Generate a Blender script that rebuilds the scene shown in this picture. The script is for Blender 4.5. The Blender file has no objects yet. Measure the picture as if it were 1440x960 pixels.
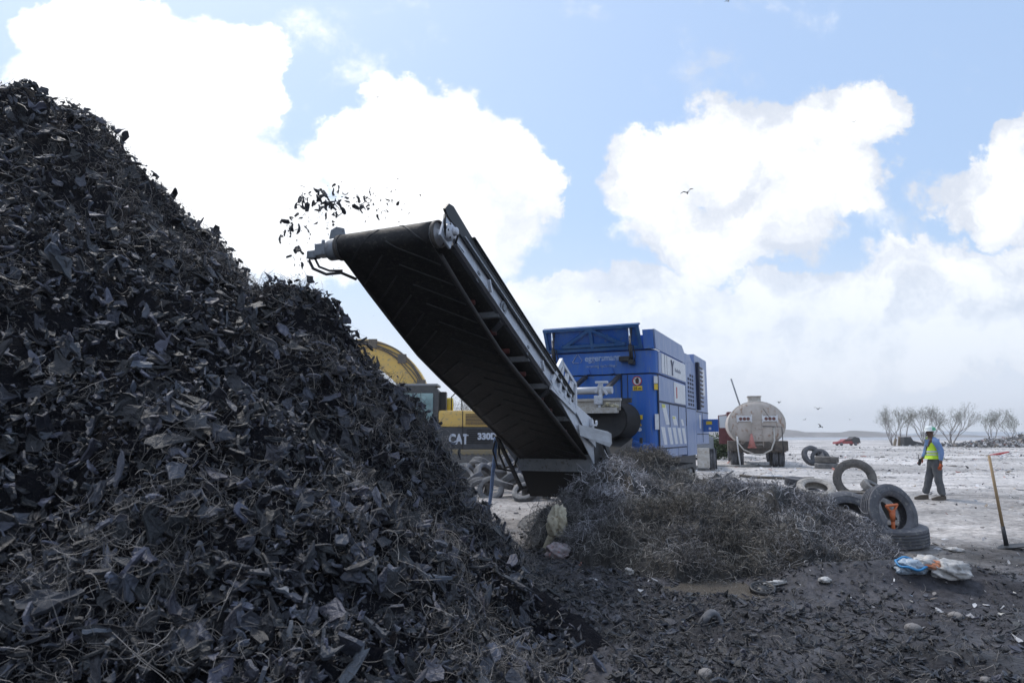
import bpy, bmesh, math, random
import numpy as np
from mathutils import Vector, Matrix, Euler
R = math.radians
S = bpy.context.scene
random.seed(7); rng = np.random.default_rng(7)

# ------------------------------------------------------------------ camera
TILT = math.atan(132 / 960.0); CZ = 1.55
cd = bpy.data.cameras.new('camera'); cam = bpy.data.objects.new('camera', cd)
S.collection.objects.link(cam); S.camera = cam
cd.lens = 24; cd.sensor_width = 36; cd.clip_end = 20000; cd.clip_start = 0.05
cam.location = (0, 0, CZ); cam.rotation_euler = (R(90) + TILT, 0, 0)
cd.dof.use_dof = True; cd.dof.focus_distance = 9.0; cd.dof.aperture_fstop = 3.2
S.render.resolution_x = 1024; S.render.resolution_y = 682
S.view_settings.view_transform = 'Standard'; S.view_settings.look = 'None'
S.view_settings.gamma = 1; S.view_settings.use_curve_mapping = False
S.view_settings.exposure = 0.42
S.cycles.use_denoising = True; S.cycles.max_bounces = 6; S.cycles.diffuse_bounces = 3
S.cycles.transparent_max_bounces = 6; S.cycles.caustics_reflective = False; S.cycles.caustics_refractive = False
ct, st = math.cos(TILT), math.sin(TILT)
def ray(u, v):
    x = (u - 720) / 960; y = (480 - v) / 960
    return (x, ct - y * st, st + y * ct)
def at(u, v, Y):
    r = ray(u, v); k = Y / r[1]; return Vector((r[0] * k, Y, CZ + r[2] * k))
def gnd(u, v, z=0.0):
    r = ray(u, v); k = (z - CZ) / r[2]; return Vector((r[0] * k, r[1] * k, z))

# ------------------------------------------------------------------ world: sky with cumulus clouds, sun
SUN_EL, SUN_AZ = 58, -38      # azimuth from +Y, negative = left of the view direction
w = bpy.data.worlds.new('World'); S.world = w; w.use_nodes = True
nt = w.node_tree; N = nt.nodes; L = nt.links; N.clear()
def mth(op, a, b=None, c=None, clamp=False):
    n = N.new('ShaderNodeMath'); n.operation = op; n.use_clamp = clamp
    for i, q in enumerate((a, b, c)):
        if q is None: continue
        if isinstance(q, (int, float)): n.inputs[i].default_value = q
        else: L.new(q, n.inputs[i])
    return n.outputs[0]
def mixc(f, a, b):
    n = N.new('ShaderNodeMix'); n.data_type = 'RGBA'
    if isinstance(f, (int, float)): n.inputs[0].default_value = f
    else: L.new(f, n.inputs[0])
    for i, q in ((6, a), (7, b)):
        if isinstance(q, tuple): n.inputs[i].default_value = q + (1,)
        else: L.new(q, n.inputs[i])
    return n.outputs[2]
def ss(x, lo, hi):
    n = N.new('ShaderNodeMapRange'); n.interpolation_type = 'SMOOTHSTEP'
    L.new(x, n.inputs[0]); n.inputs[1].default_value = lo; n.inputs[2].default_value = hi
    return n.outputs[0]
def nse(vec, sc, det=6, rough=.55, dist=0):
    n = N.new('ShaderNodeTexNoise'); L.new(vec, n.inputs['Vector'])
    n.inputs['Scale'].default_value = sc; n.inputs['Detail'].default_value = det
    n.inputs['Roughness'].default_value = rough; n.inputs['Distortion'].default_value = dist
    return n.outputs[0]
tc = N.new('ShaderNodeTexCoord'); sx = N.new('ShaderNodeSeparateXYZ'); L.new(tc.outputs['Generated'], sx.inputs[0])
ya = mth('MAXIMUM', mth('ABSOLUTE', sx.outputs[1]), 0.25)
ca = mth('DIVIDE', sx.outputs[0], ya); cb = mth('DIVIDE', sx.outputs[2], ya)
cx = N.new('ShaderNodeCombineXYZ'); L.new(ca, cx.inputs[0]); L.new(cb, cx.inputs[1]); P = cx.outputs[0]
def warp(vec, sc, amp, det, rough):
    n = N.new('ShaderNodeTexNoise'); L.new(vec, n.inputs['Vector']); n.inputs['Scale'].default_value = sc; n.inputs['Detail'].default_value = det; n.inputs['Roughness'].default_value = rough
    a = N.new('ShaderNodeVectorMath'); a.operation = 'SUBTRACT'; L.new(n.outputs['Color'], a.inputs[0]); a.inputs[1].default_value = (.5, .5, .5)
    b = N.new('ShaderNodeVectorMath'); b.operation = 'SCALE'; L.new(a.outputs[0], b.inputs[0]); b.inputs['Scale'].default_value = amp
    c = N.new('ShaderNodeVectorMath'); c.operation = 'ADD'; L.new(vec, c.inputs[0]); L.new(b.outputs[0], c.inputs[1]); return c.outputs[0]
P0 = P
P = warp(P0, 6.0, .22, 8, .62)
n1 = nse(P0, 4.2, 9, .56, .25); n2 = nse(P0, 13.0, 8, .65, .2)
BL = [(190,120,235,150),(30,190,160,130),(345,95,75,80),(220,300,330,170),(120,20,150,60),
      (600,180,120,105),(520,210,130,95),(690,225,95,100),(560,330,230,110),(752,260,48,62),
      (925,235,108,105),(1060,225,150,105),(1180,165,105,78),(1010,330,190,75),(1150,250,120,90),
      (1400,265,135,75),(1445,215,90,55),(860,440,240,80),(1120,440,260,70),(1380,400,220,80),(1000,500,420,70),(1350,490,300,60),(1245,150,60,45)]
f = None
for (u, v, ru, rv) in BL:
    r = ray(u, v); a0, b0 = r[0] / r[1], r[2] / r[1]
    s_ = N.new('ShaderNodeVectorMath'); s_.operation = 'SUBTRACT'; L.new(P, s_.inputs[0]); s_.inputs[1].default_value = (a0, b0, 0)
    m_ = N.new('ShaderNodeVectorMath'); m_.operation = 'MULTIPLY'; L.new(s_.outputs[0], m_.inputs[0]); m_.inputs[1].default_value = (960 / ru, 960 / rv, 0)
    l_ = N.new('ShaderNodeVectorMath'); l_.operation = 'LENGTH'; L.new(m_.outputs[0], l_.inputs[0])
    q = mth('SUBTRACT', 1, l_.outputs['Value'])
    if f is None: f = q
    else:
        g = N.new('ShaderNodeMath'); g.operation = 'SMOOTH_MAX'; L.new(f, g.inputs[0]); L.new(q, g.inputs[1]); g.inputs[2].default_value = .12; f = g.outputs[0]
f = mth('MAXIMUM', f, mth('MULTIPLY', ss(cb, .9, 1.5), .12))
fn = mth('ADD', f, mth('ADD', mth('MULTIPLY', mth('SUBTRACT', n1, .5), .75), mth('MULTIPLY', mth('SUBTRACT', n2, .5), .38)))
wisp = ss(nse(P0, 2.6, 4, .5), .45, .62)
mask = ss(mth('SUBTRACT', fn, mth('MULTIPLY', wisp, .06)), .02, .20)
mask = mth('POWER', mask, 1.3)
haze = mth('SUBTRACT', 1, ss(cb, .0, .34))
sky = N.new('ShaderNodeTexSky'); sky.sky_type = 'NISHITA'; sky.sun_disc = False
sky.sun_elevation = R(SUN_EL); sky.sun_rotation = R(SUN_AZ); sky.air_density = 1.2; sky.dust_density = 2.0; sky.ozone_density = 1.5
skm = N.new('ShaderNodeVectorMath'); skm.operation = 'SCALE'; L.new(sky.outputs[0], skm.inputs[0]); skm.inputs['Scale'].default_value = 0.13
base = mixc(.60, skm.outputs[0], (.38, .53, .78))
base = mixc(mth('MULTIPLY', haze, .92), base, (.64, .69, .79))
# bright tops, soft grey hollows and undersides
shade = ss(mth('ADD', mth('MULTIPLY', nse(P, 6.5, 9, .62, .3), 1.0), mth('MULTIPLY', fn, .22)), .42, .72)
left = ss(ca, -.35, .25)
cloud = mixc(shade, (.56, .605, .69), (.86, .875, .90))
cloud = mixc(mth('MULTIPLY', mth('SUBTRACT', 1, left), .60), cloud, (1.06, 1.07, 1.09))
col = mixc(mth('MULTIPLY', mask, mth('SUBTRACT', 1, mth('MULTIPLY', haze, .80))), base, cloud)
bg = N.new('ShaderNodeBackground'); L.new(col, bg.inputs[0]); bg.inputs[1].default_value = 1.0
wo = N.new('ShaderNodeOutputWorld'); L.new(bg.outputs[0], wo.inputs[0])

sd = bpy.data.lights.new('sun', 'SUN'); sd.energy = 1.5; sd.angle = R(10); sd.color = (1, .95, .88)
so = bpy.data.objects.new('sun', sd); S.collection.objects.link(so)
az = R(SUN_AZ); el = R(SUN_EL)
to_sun = Vector((math.sin(az) * math.cos(el), math.cos(az) * math.cos(el), math.sin(el)))
so.rotation_euler = to_sun.to_track_quat('Z', 'Y').to_euler(); so.location = (0, 0, 50)

# ------------------------------------------------------------------ helpers
def tag(o, label=None, cat=None, group=None, kind=None):
    if label: o['label'] = label
    if cat: o['category'] = cat
    if group: o['group'] = group
    if kind: o['kind'] = kind
    return o
def empty(name, loc=(0, 0, 0), rz=0, label=None, cat=None, group=None, rot=None):
    o = bpy.data.objects.new(name, None); S.collection.objects.link(o)
    o.location = loc; o.rotation_euler = rot if rot else (0, 0, rz); o.empty_display_size = .2
    return tag(o, label, cat, group)
MATS = {}
def mat(name, c1, c2=None, rough=.6, metal=0, scale=4, bump=0, bscale=30, lo=.4, hi=.65, spec=.5, attr=False, stretch=None, c3=None, coat=0):
    if name in MATS: return MATS[name]
    m = bpy.data.materials.new(name); m.use_nodes = True; t = m.node_tree; b = t.nodes['Principled BSDF']
    b.inputs['Roughness'].default_value = rough; b.inputs['Metallic'].default_value = metal
    b.inputs['Specular IOR Level'].default_value = spec; b.inputs['Coat Weight'].default_value = coat
    tcn = t.nodes.new('ShaderNodeTexCoord'); src = tcn.outputs['Object']
    if stretch:
        mp = t.nodes.new('ShaderNodeMapping'); mp.inputs['Scale'].default_value = stretch; t.links.new(src, mp.inputs[0]); src = mp.outputs[0]
    col = None
    if attr:
        a = t.nodes.new('ShaderNodeAttribute'); a.attribute_name = 'Col'; col = a.outputs['Color']
    if c2 or not attr:
        nz = t.nodes.new('ShaderNodeTexNoise'); nz.inputs['Scale'].default_value = scale; nz.inputs['Detail'].default_value = 8; nz.inputs['Roughness'].default_value = .65
        t.links.new(src, nz.inputs['Vector'])
        mr = t.nodes.new('ShaderNodeMapRange'); mr.inputs[1].default_value = lo; mr.inputs[2].default_value = hi; t.links.new(nz.outputs[0], mr.inputs[0])
        mx = t.nodes.new('ShaderNodeMix'); mx.data_type = 'RGBA'; t.links.new(mr.outputs[0], mx.inputs[0])
        if attr: t.links.new(col, mx.inputs[6])
        else: mx.inputs[6].default_value = tuple(c1) + (1,)
        mx.inputs[7].default_value = tuple(c2 or c1) + (1,)
        col = mx.outputs[2]
        if c3:
            nz2 = t.nodes.new('ShaderNodeTexNoise'); nz2.inputs['Scale'].default_value = scale * 3.7; nz2.inputs['Detail'].default_value = 6
            t.links.new(src, nz2.inputs['Vector'])
            mr2 = t.nodes.new('ShaderNodeMapRange'); mr2.inputs[1].default_value = .56; mr2.inputs[2].default_value = .68; t.links.new(nz2.outputs[0], mr2.inputs[0])
            mx2 = t.nodes.new('ShaderNodeMix'); mx2.data_type = 'RGBA'; t.links.new(mr2.outputs[0], mx2.inputs[0]); t.links.new(col, mx2.inputs[6]); mx2.inputs[7].default_value = tuple(c3) + (1,); col = mx2.outputs[2]
    t.links.new(col, b.inputs['Base Color'])
    if bump:
        nb = t.nodes.new('ShaderNodeTexNoise'); nb.inputs['Scale'].default_value = bscale; nb.inputs['Detail'].default_value = 6; t.links.new(src, nb.inputs['Vector'])
        bp = t.nodes.new('ShaderNodeBump'); bp.inputs['Strength'].default_value = bump; bp.inputs['Distance'].default_value = .02
        t.links.new(nb.outputs[0], bp.inputs['Height']); t.links.new(bp.outputs[0], b.inputs['Normal'])
    MATS[name] = m; return m

class MB:
    """collects simple solids and links them as one mesh object"""
    def __init__(s): s.v = []; s.f = []; s.sm = []; s.mi = []; s.m = 0
    def add(s, vs, fs, smooth=False):
        o = len(s.v); s.v += [tuple(p) for p in vs]
        for q in fs: s.f.append([o + i for i in q]); s.sm.append(smooth); s.mi.append(s.m)
        return s
    def box(s, c, d, rot=None, bev=0):
        x, y, z = d[0] / 2, d[1] / 2, d[2] / 2
        if bev:
            bm = bmesh.new(); bmesh.ops.create_cube(bm, size=1); bmesh.ops.scale(bm, vec=d, verts=bm.verts)
            bmesh.ops.bevel(bm, geom=bm.edges[:] , offset=bev, segments=2, affect='EDGES', profile=.7)
            M = (rot or Matrix.Identity(3)); bm.verts.index_update()
            vs = [M @ q.co + Vector(c) for q in bm.verts]; fs = [[q.index for q in fa.verts] for fa in bm.faces]; bm.free()
            return s.add(vs, fs)
        vs = [Vector(q) for q in ((-x,-y,-z),(x,-y,-z),(x,y,-z),(-x,y,-z),(-x,-y,z),(x,-y,z),(x,y,z),(-x,y,z))]
        M = rot or Matrix.Identity(3)
        return s.add([M @ q + Vector(c) for q in vs], [(0,3,2,1),(4,5,6,7),(0,1,5,4),(1,2,6,5),(2,3,7,6),(3,0,4,7)])
    def rng(s, x0, x1, y0, y1, z0, z1, bev=0): return s.box(((x0+x1)/2, (y0+y1)/2, (z0+z1)/2), (abs(x1-x0), abs(y1-y0), abs(z1-z0)), None, bev)
    def beam(s, p, q, a, b, up=(0, 0, 1)):
        p, q = Vector(p), Vector(q); d = (q - p); l = d.length; d.normalize(); u = Vector(up)
        if abs(d.dot(u)) > .98: u = Vector((0, 1, 0))
        x = d.cross(u).normalized(); z = x.cross(d)
        return s.box((p + q) / 2, (a, l, b), Matrix((x, d, z)).transposed())
    def tube(s, pts, r, n=8, cap=True):
        pts = [Vector(p) for p in pts]; rs = r if isinstance(r, (list, tuple)) else [r] * len(pts)
        vs = []; fs = []; prev = None
        for i, p in enumerate(pts):
            d = (pts[min(i+1, len(pts)-1)] - pts[max(i-1, 0)]).normalized()
            if prev is None:
                x = d.orthogonal().normalized()
            else:
                x = (prev - d * prev.dot(d)); x = x.normalized() if x.length > 1e-6 else d.orthogonal().normalized()
            prev = x; y = d.cross(x)
            for k in range(n):
                a = 2 * math.pi * k / n; vs.append(p + (x * math.cos(a) + y * math.sin(a)) * rs[i])
        for i in range(len(pts) - 1):
            for k in range(n): fs.append((i*n+k, i*n+(k+1) % n, (i+1)*n+(k+1) % n, (i+1)*n+k))
        s.add(vs, fs, True)
        if cap:
            o = len(s.v) - len(vs)
            s.f.append([o + k for k in reversed(range(n))]); s.sm.append(False); s.mi.append(s.m)
            s.f.append([o + (len(pts)-1)*n + k for k in range(n)]); s.sm.append(False); s.mi.append(s.m)
        return s
    def prism(s, poly, axis, a, b):
        """poly in the two other axes, extruded along axis from a to b"""
        def mk(p, t):
            return {'x': (t, p[0], p[1]), 'y': (p[0], t, p[1]), 'z': (p[0], p[1], t)}[axis]
        n = len(poly); vs = [mk(p, a) for p in poly] + [mk(p, b) for p in poly]
        fs = [list(range(n)), [n + i for i in reversed(range(n))]] + [(i, n + i, n + (i+1) % n, (i+1) % n) for i in range(n)]
        return s.add(vs, fs)
    def lathe(s, prof, n=24, axis='z', c=(0, 0, 0), smooth=True, closed=False):
        vs = []; m = len(prof)
        for k in range(n):
            a = 2*math.pi*k/n; ca_, sa_ = math.cos(a), math.sin(a)
            for (r_, h) in prof:
                p = {'z': (r_*ca_, r_*sa_, h), 'x': (h, r_*ca_, r_*sa_), 'y': (r_*ca_, h, r_*sa_)}[axis]
                vs.append((p[0]+c[0], p[1]+c[1], p[2]+c[2]))
        fs = []
        for k in range(n):
            k2 = (k+1) % n
            for i in range(m if closed else m-1):
                j = (i+1) % m
                fs.append((k*m+i, k2*m+i, k2*m+j, k*m+j))
        return s.add(vs, fs, smooth)
    def build_each(s, name, m, parent=None):
        """one object per connected piece"""
        par = list(range(len(s.v)))
        def find(a):
            while par[a] != a: par[a] = par[par[a]]; a = par[a]
            return a
        for f in s.f:
            for i in f[1:]: par[find(i)] = find(f[0])
        gr = {}
        for f, sm in zip(s.f, s.sm): gr.setdefault(find(f[0]), []).append((f, sm))
        out = []
        for fs in gr.values():
            q = MB(); mp = {}
            for f, sm in fs:
                for i in f:
                    if i not in mp: mp[i] = len(q.v); q.v.append(s.v[i])
                q.f.append([mp[i] for i in f]); q.sm.append(sm); q.mi.append(0)
            out.append(q.build(name, m, parent))
        return out
    def build(s, name, m, parent=None, norm=True):
        me = bpy.data.meshes.new(name); me.from_pydata(s.v, [], s.f)
        ms = m if isinstance(m, (list, tuple)) else [m]
        for q in ms: me.materials.append(q)
        me.polygons.foreach_set('use_smooth', s.sm)
        if len(ms) > 1: me.polygons.foreach_set('material_index', s.mi)
        if norm:
            bm = bmesh.new(); bm.from_mesh(me); bmesh.ops.recalc_face_normals(bm, faces=bm.faces); bm.to_mesh(me); bm.free()
        me.update()
        o = bpy.data.objects.new(name, me); S.collection.objects.link(o)
        if parent: o.parent = parent
        return o
def text(name, body, size, m, parent, loc, rot, bold=0, sx=1, al='LEFT', extr=.004):
    c = bpy.data.curves.new(name, 'FONT'); c.body = body; c.size = size; c.offset = bold; c.extrude = extr; c.align_x = al
    t = bpy.data.objects.new('tmp_text', c); S.collection.objects.link(t)
    dg = bpy.context.evaluated_depsgraph_get(); me = bpy.data.meshes.new_from_object(t.evaluated_get(dg))
    bpy.data.objects.remove(t); me.materials.clear(); me.materials.append(m)
    o = bpy.data.objects.new(name, me); S.collection.objects.link(o); o.parent = parent; o.location = loc; o.rotation_euler = rot; o.scale = (sx, 1, 1)
    return o
def copy_tree(o, parent=None):
    c = o.copy(); S.collection.objects.link(c); c.parent = parent
    for ch in list(o.children): copy_tree(ch, c)
    return c

# ---- numpy noise and scattering
def hsh(ix, iy, sd):
    h = (ix.astype(np.int64) * 374761393 + iy.astype(np.int64) * 668265263 + sd * 1442695041) & 0xffffffff
    h = ((h ^ (h >> 13)) * 1274126177) & 0xffffffff
    return ((h ^ (h >> 16)) & 0xffffff) / float(0xffffff)
def vn(x, y, sd=0):
    x = np.asarray(x, float); y = np.asarray(y, float)
    ix = np.floor(x); iy = np.floor(y); fx = x - ix; fy = y - iy
    fx = fx*fx*(3-2*fx); fy = fy*fy*(3-2*fy)
    a = hsh(ix, iy, sd); b = hsh(ix+1, iy, sd); c = hsh(ix, iy+1, sd); d = hsh(ix+1, iy+1, sd)
    return (a*(1-fx)+b*fx)*(1-fy)+(c*(1-fx)+d*fx)*fy - .5
def fbm(x, y, sc, o=4, sd=0, g=.5):
    t = 0; amp = 1
    for i in range(o): t = t + amp*vn(np.asarray(x)*sc*2**i+i*17.3, np.asarray(y)*sc*2**i-i*9.1, sd+i); amp *= g
    return t

CONES = [(-5.692, 7.647, 6.015, .982, -.055), (-2.338, 7.249, 3.781, 1.417, -.027), (-3.793, 6.276, 2.546, 1.263, .137), (-2.199, 4.889, 2.266, .861, 1.874)]
def heap(x, y):
    x = np.asarray(x, float); y = np.asarray(y, float); h = np.full(np.broadcast(x, y).shape, -5.)
    for ax, ay, az_, s_, e in CONES:
        r_ = np.sqrt((x-ax)**2+(y-ay)**2+.15); q = az_-s_*r_+e*.02*r_*r_
        q = np.where(r_ > 9.5, -5, q)
        h = np.maximum(h, q)
    return h
SB = [(1.6,10.8,1.1,1.05),(2.3,12.0,1.25,1.1),(2.75,10.9,.95,1.1),(3.15,10.4,.95,.9),(3.55,9.8,.88,.9),(2.5,9.0,.72,1.0),(1.7,9.4,.62,1.1),
      (.95,10.2,.6,.8),(3.9,9.3,.72,.8),(4.2,9.0,.5,.62),(3.3,8.5,.5,.75),(2.0,8.4,.36,.8),(4.0,10.3,.6,.7),(1.2,9.2,.4,.7),(3.9,8.5,.35,.6),(2.9,8.3,.4,.6)]
def wireheap(x, y):
    x = np.asarray(x, float); y = np.asarray(y, float); h = np.full(np.broadcast(x, y).shape, -.5)
    for ax, ay, hh, rr in SB:
        q = 1-((x-ax)**2+(y-ay)**2)/rr**2
        h = np.maximum(h, np.where(q > 0, hh*np.maximum(q, 0)**.75, -.5))
    return h
PUD = (2.15, 7.35, .52, .42)
def G(x, y):
    x = np.asarray(x, float); y = np.asarray(y, float); d = np.hypot(x, y)
    near = np.exp(-(d/22)**2)
    h = .10*fbm(x, y, .35, 3, 5) + near*(.07*fbm(x, y, 1.6, 4, 9, .6)) + .05*fbm(x, y, 5, 3, 3)*np.exp(-(d/14)**2)
    h = h + .28*np.exp(-(((x-3.9)/1.2)**2+((y-7.45)/.42)**2)) + .10*np.exp(-(((x-3.0)/2.5)**2+((y-4.4)/.8)**2))
    e = ((x-PUD[0])/PUD[2])**2+((y-PUD[1])/PUD[3])**2
    h = h - (.10)*np.exp(-e**1.2)*1.0
    h = h * np.where(d > 300, 0, 1)
    return h

def big(name, parts, mats, parent=None, smooth=False):
    """parts: list of (V (n,3), T (m,3), C (n,3), matindex)"""
    V = np.concatenate([p[0] for p in parts]); off = np.cumsum([0]+[len(p[0]) for p in parts[:-1]])
    T = np.concatenate([p[1]+o for p, o in zip(parts, off)]); C = np.concatenate([p[2] for p in parts])
    MI = np.concatenate([np.full(len(p[1]), p[3], np.int32) for p in parts])
    SM = np.concatenate([np.full(len(p[1]), bool(len(p) > 4 and p[4])) for p in parts])
    me = bpy.data.meshes.new(name); me.vertices.add(len(V)); me.vertices.foreach_set('co', V.astype(np.float32).ravel())
    me.loops.add(len(T)*3); me.loops.foreach_set('vertex_index', T.astype(np.int32).ravel())
    me.polygons.add(len(T)); me.polygons.foreach_set('loop_start', np.arange(0, len(T)*3, 3, dtype=np.int32))
    try: me.polygons.foreach_set('loop_total', np.full(len(T), 3, np.int32))
    except Exception: pass
    me.polygons.foreach_set('material_index', MI); me.polygons.foreach_set('use_smooth', SM)
    at_ = me.attributes.new('Col', 'FLOAT_COLOR', 'POINT'); at_.data.foreach_set('color', np.concatenate([C, np.ones((len(C), 1))], 1).astype(np.float32).ravel())
    for m in mats: me.materials.append(m)
    me.update(calc_edges=True); me.validate()
    o = bpy.data.objects.new(name, me); S.collection.objects.link(o)
    if parent: o.parent = parent
    return o
def grid_part(x0, x1, y0, y1, res, fn, colfn, mi=0, keep=None, smooth=False):
    nx = int((x1-x0)/res)+1; ny = int((y1-y0)/res)+1
    X, Y = np.meshgrid(np.linspace(x0, x1, nx), np.linspace(y0, y1, ny)); Z = fn(X, Y)
    V = np.stack([X, Y, Z], -1).reshape(-1, 3); i = np.arange(nx*ny).reshape(ny, nx)
    a, b, c, d = i[:-1, :-1].ravel(), i[:-1, 1:].ravel(), i[1:, 1:].ravel(), i[1:, :-1].ravel()
    T = np.concatenate([np.stack([a, b, c], 1), np.stack([a, c, d], 1)])
    if keep is not None:
        k = keep(V); T = T[k[T].any(1)]
        used = np.unique(T); mp = np.full(len(V), -1); mp[used] = np.arange(len(used)); V = V[used]; T = mp[T]
    return (V, T, colfn(V), mi, smooth)
def chip_template(r_, n=9, mid=True, thick=.13):
    """irregular torn scrap, unit size, bent and with thickness"""
    ang = np.sort(r_.uniform(0, 2*np.pi, n)*.35+np.linspace(0, 2*np.pi, n, endpoint=False)*.65+.0)
    nc = int(r_.integers(3, 6)) if n > 6 else int(r_.integers(3, 5)); asp = r_.uniform(.28, 1.0)
    ca_ = np.linspace(0, 2*np.pi, nc, endpoint=False)+r_.uniform(-.45, .45, nc); cr = r_.uniform(.35, .62, nc)
    cp = np.stack([np.cos(ca_)*cr, np.sin(ca_)*cr*asp], 1); cl = np.concatenate([cp, cp[:1]]); tt = np.linspace(0, nc, n, endpoint=False); ki = tt.astype(int)
    o = cl[ki]+(cl[ki+1]-cl[ki])*(tt-ki)[:, None]; o = o*(1+r_.uniform(-.22, .22, (n, 1)))+r_.uniform(-.02, .02, (n, 2))
    rings = [np.zeros((1, 2))] + ([o*.55] if mid else []) + [o]
    p = np.concatenate(rings); cu = r_.choice([.25, .5, 1.2])*r_.uniform(-1, 1); cv = r_.uniform(-.45, .45); tw = r_.uniform(-.4, .4)
    z = cu*p[:, 0]**2+cv*p[:, 1]**2+tw*p[:, 0]*p[:, 1]+r_.uniform(-.06, .06, len(p))
    top = np.concatenate([p, z[:, None]+thick/2], 1); bot = np.concatenate([p*.97, z[:, None]-thick/2], 1)
    m = len(p); T = []
    for side, off in ((0, 0), (1, m)):
        def t(a, b, c): T.append((off+a, off+b, off+c) if side == 0 else (off+a, off+c, off+b))
        if mid:
            for k in range(n):
                k2 = (k+1) % n; t(0, 1+k, 1+k2); t(1+k, 1+n+k, 1+n+k2); t(1+k, 1+n+k2, 1+k2)
        else:
            for k in range(n): t(0, 1+k, 1+(k+1) % n)
    o0 = 1+(n if mid else 0)
    for k in range(n):
        k2 = (k+1) % n; a, b, c, d = o0+k, o0+k2, m+o0+k2, m+o0+k
        T += [(a, d, c), (a, c, b)]
    return np.concatenate([top, bot]), np.array(T)
def wire_template(r_, seg=6, curl=1.0, rad=.006):
    """one curled strand of unit length"""
    p = [np.zeros(3)]; d = r_.normal(size=3); d[2] *= .5; d /= np.linalg.norm(d); ax = r_.normal(size=3); ax /= np.linalg.norm(ax)
    th = curl*r_.uniform(.2, 1.0)
    for i in range(seg):
        p.append(p[-1]+d/seg); k = ax; d = d*np.cos(th)+np.cross(k, d)*np.sin(th)+k*np.dot(k, d)*(1-np.cos(th)); d += r_.normal(size=3)*.18*curl; d /= np.linalg.norm(d)
    p = np.array(p); p -= p.mean(0); V = []; T = []
    for i in range(seg+1):
        t_ = p[min(i+1, seg)]-p[max(i-1, 0)]; t_ /= np.linalg.norm(t_)
        a = np.cross(t_, [.31, .2, .93]); a /= np.linalg.norm(a); b = np.cross(t_, a)
        rr = rad*(1 if 0 < i < seg else .5)
        for k in range(3): V.append(p[i]+rr*(a*np.cos(k*2.094)+b*np.sin(k*2.094)))
    for i in range(seg):
        for k in range(3):
            k2 = (k+1) % 3; a_, b_, c_, d_ = i*3+k, i*3+k2, (i+1)*3+k2, (i+1)*3+k
            T += [(a_, b_, c_), (a_, c_, d_)]
    return np.array(V), np.array(T)
def scatter(tmpl, pos, nrm, size, col, r_, tilt=.6, mi=0, anis=None, smooth=False):
    n = len(pos); nn = nrm + r_.normal(size=(n, 3))*tilt; nn /= np.linalg.norm(nn, axis=1)[:, None]
    tv = r_.normal(size=(n, 3)); tv -= nn*(tv*nn).sum(1)[:, None]; tv /= np.linalg.norm(tv, axis=1)[:, None]
    bv = np.cross(nn, tv); M = np.stack([tv, bv, nn], 2)
    idx = r_.integers(0, len(tmpl), n); Vs = []; Ts = []; Cs = []; off = 0
    sz = size if size.ndim == 2 else np.repeat(size[:, None], 3, 1)
    for k, (V, T) in enumerate(tmpl):
        s_ = np.where(idx == k)[0]
        if len(s_) == 0: continue
        loc = V[None]*sz[s_][:, None, :]
        W_ = np.einsum('nij,nvj->nvi', M[s_], loc)+pos[s_][:, None, :]
        Vs.append(W_.reshape(-1, 3)); Ts.append((T[None]+(np.arange(len(s_))*len(V))[:, None, None]).reshape(-1, 3)+off)
        Cs.append(np.repeat(col[s_], len(V), 0)); off += len(s_)*len(V)
    return (np.concatenate(Vs), np.concatenate(Ts), np.concatenate(Cs), mi, smooth)
def surf(fn, x, y, e=.04):
    z = fn(x, y); gx = (fn(x+e, y)-fn(x-e, y))/(2*e); gy = (fn(x, y+e)-fn(x, y-e))/(2*e)
    n = np.stack([-gx, -gy, np.ones_like(gx)], 1); n /= np.linalg.norm(n, axis=1)[:, None]
    return np.stack([x, y, z], 1), n
def sample(n, x0, x1, y0, y1, wfn, r_):
    """rejection sampling with weight in 0..1"""
    X = []; c = 0
    while c < n:
        x = r_.uniform(x0, x1, n*4); y = r_.uniform(y0, y1, n*4); k = r_.random(n*4) < wfn(x, y)
        X.append(np.stack([x[k], y[k]], 1)); c += k.sum()
        if k.sum() == 0: break
    X = np.concatenate(X)[:n]; return X[:, 0], X[:, 1]
#==SPLIT==
# ------------------------------------------------------------------ ground
def sstep(x, a, b):
    t = np.clip((x-a)/(b-a), 0, 1); return t*t*(3-2*t)
def dirtmask(x, y):
    yb = 10.6+1.6*sstep(x, .6, 1.6)-3.2*sstep(x, 3.6, 5.6)+.25*np.maximum(0, -x)
    return 1-sstep(y+1.6*fbm(x, y, .6, 4, 31)+.5*fbm(x, y, 3, 3, 33), yb-1.4, yb+1.7)
def gcol(V):
    x, y = V[:, 0], V[:, 1]; D = dirtmask(x, y)[:, None]; d = np.hypot(x, y)
    far = sstep(d, 12, 34)[:, None]
    mid = np.array([.24, .225, .215])*(1+.5*fbm(x, y, .9, 4, 50))[:, None]
    pale = np.array([.46, .44, .43])*(1+.35*fbm(x, y, .25, 5, 51))[:, None]
    c = mid*(1-far)+pale*far
    c = c*(1+.75*fbm(x*.35, y, .35, 4, 55)+.5*fbm(x*.25+y*.1, y, 1.3, 3, 56)*np.exp(-(d/60)**2))[:, None]
    dark = np.array([.045, .044, .050])*(1+1.1*fbm(x, y, 1.8, 4, 52))[:, None]
    c = c*(1-D)+dark*D
    sea = sstep(d, 240, 300)[:, None]; c = c*(1-sea)+np.array([.34, .36, .40])*sea
    return np.clip(c, .008, .7)
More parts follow.
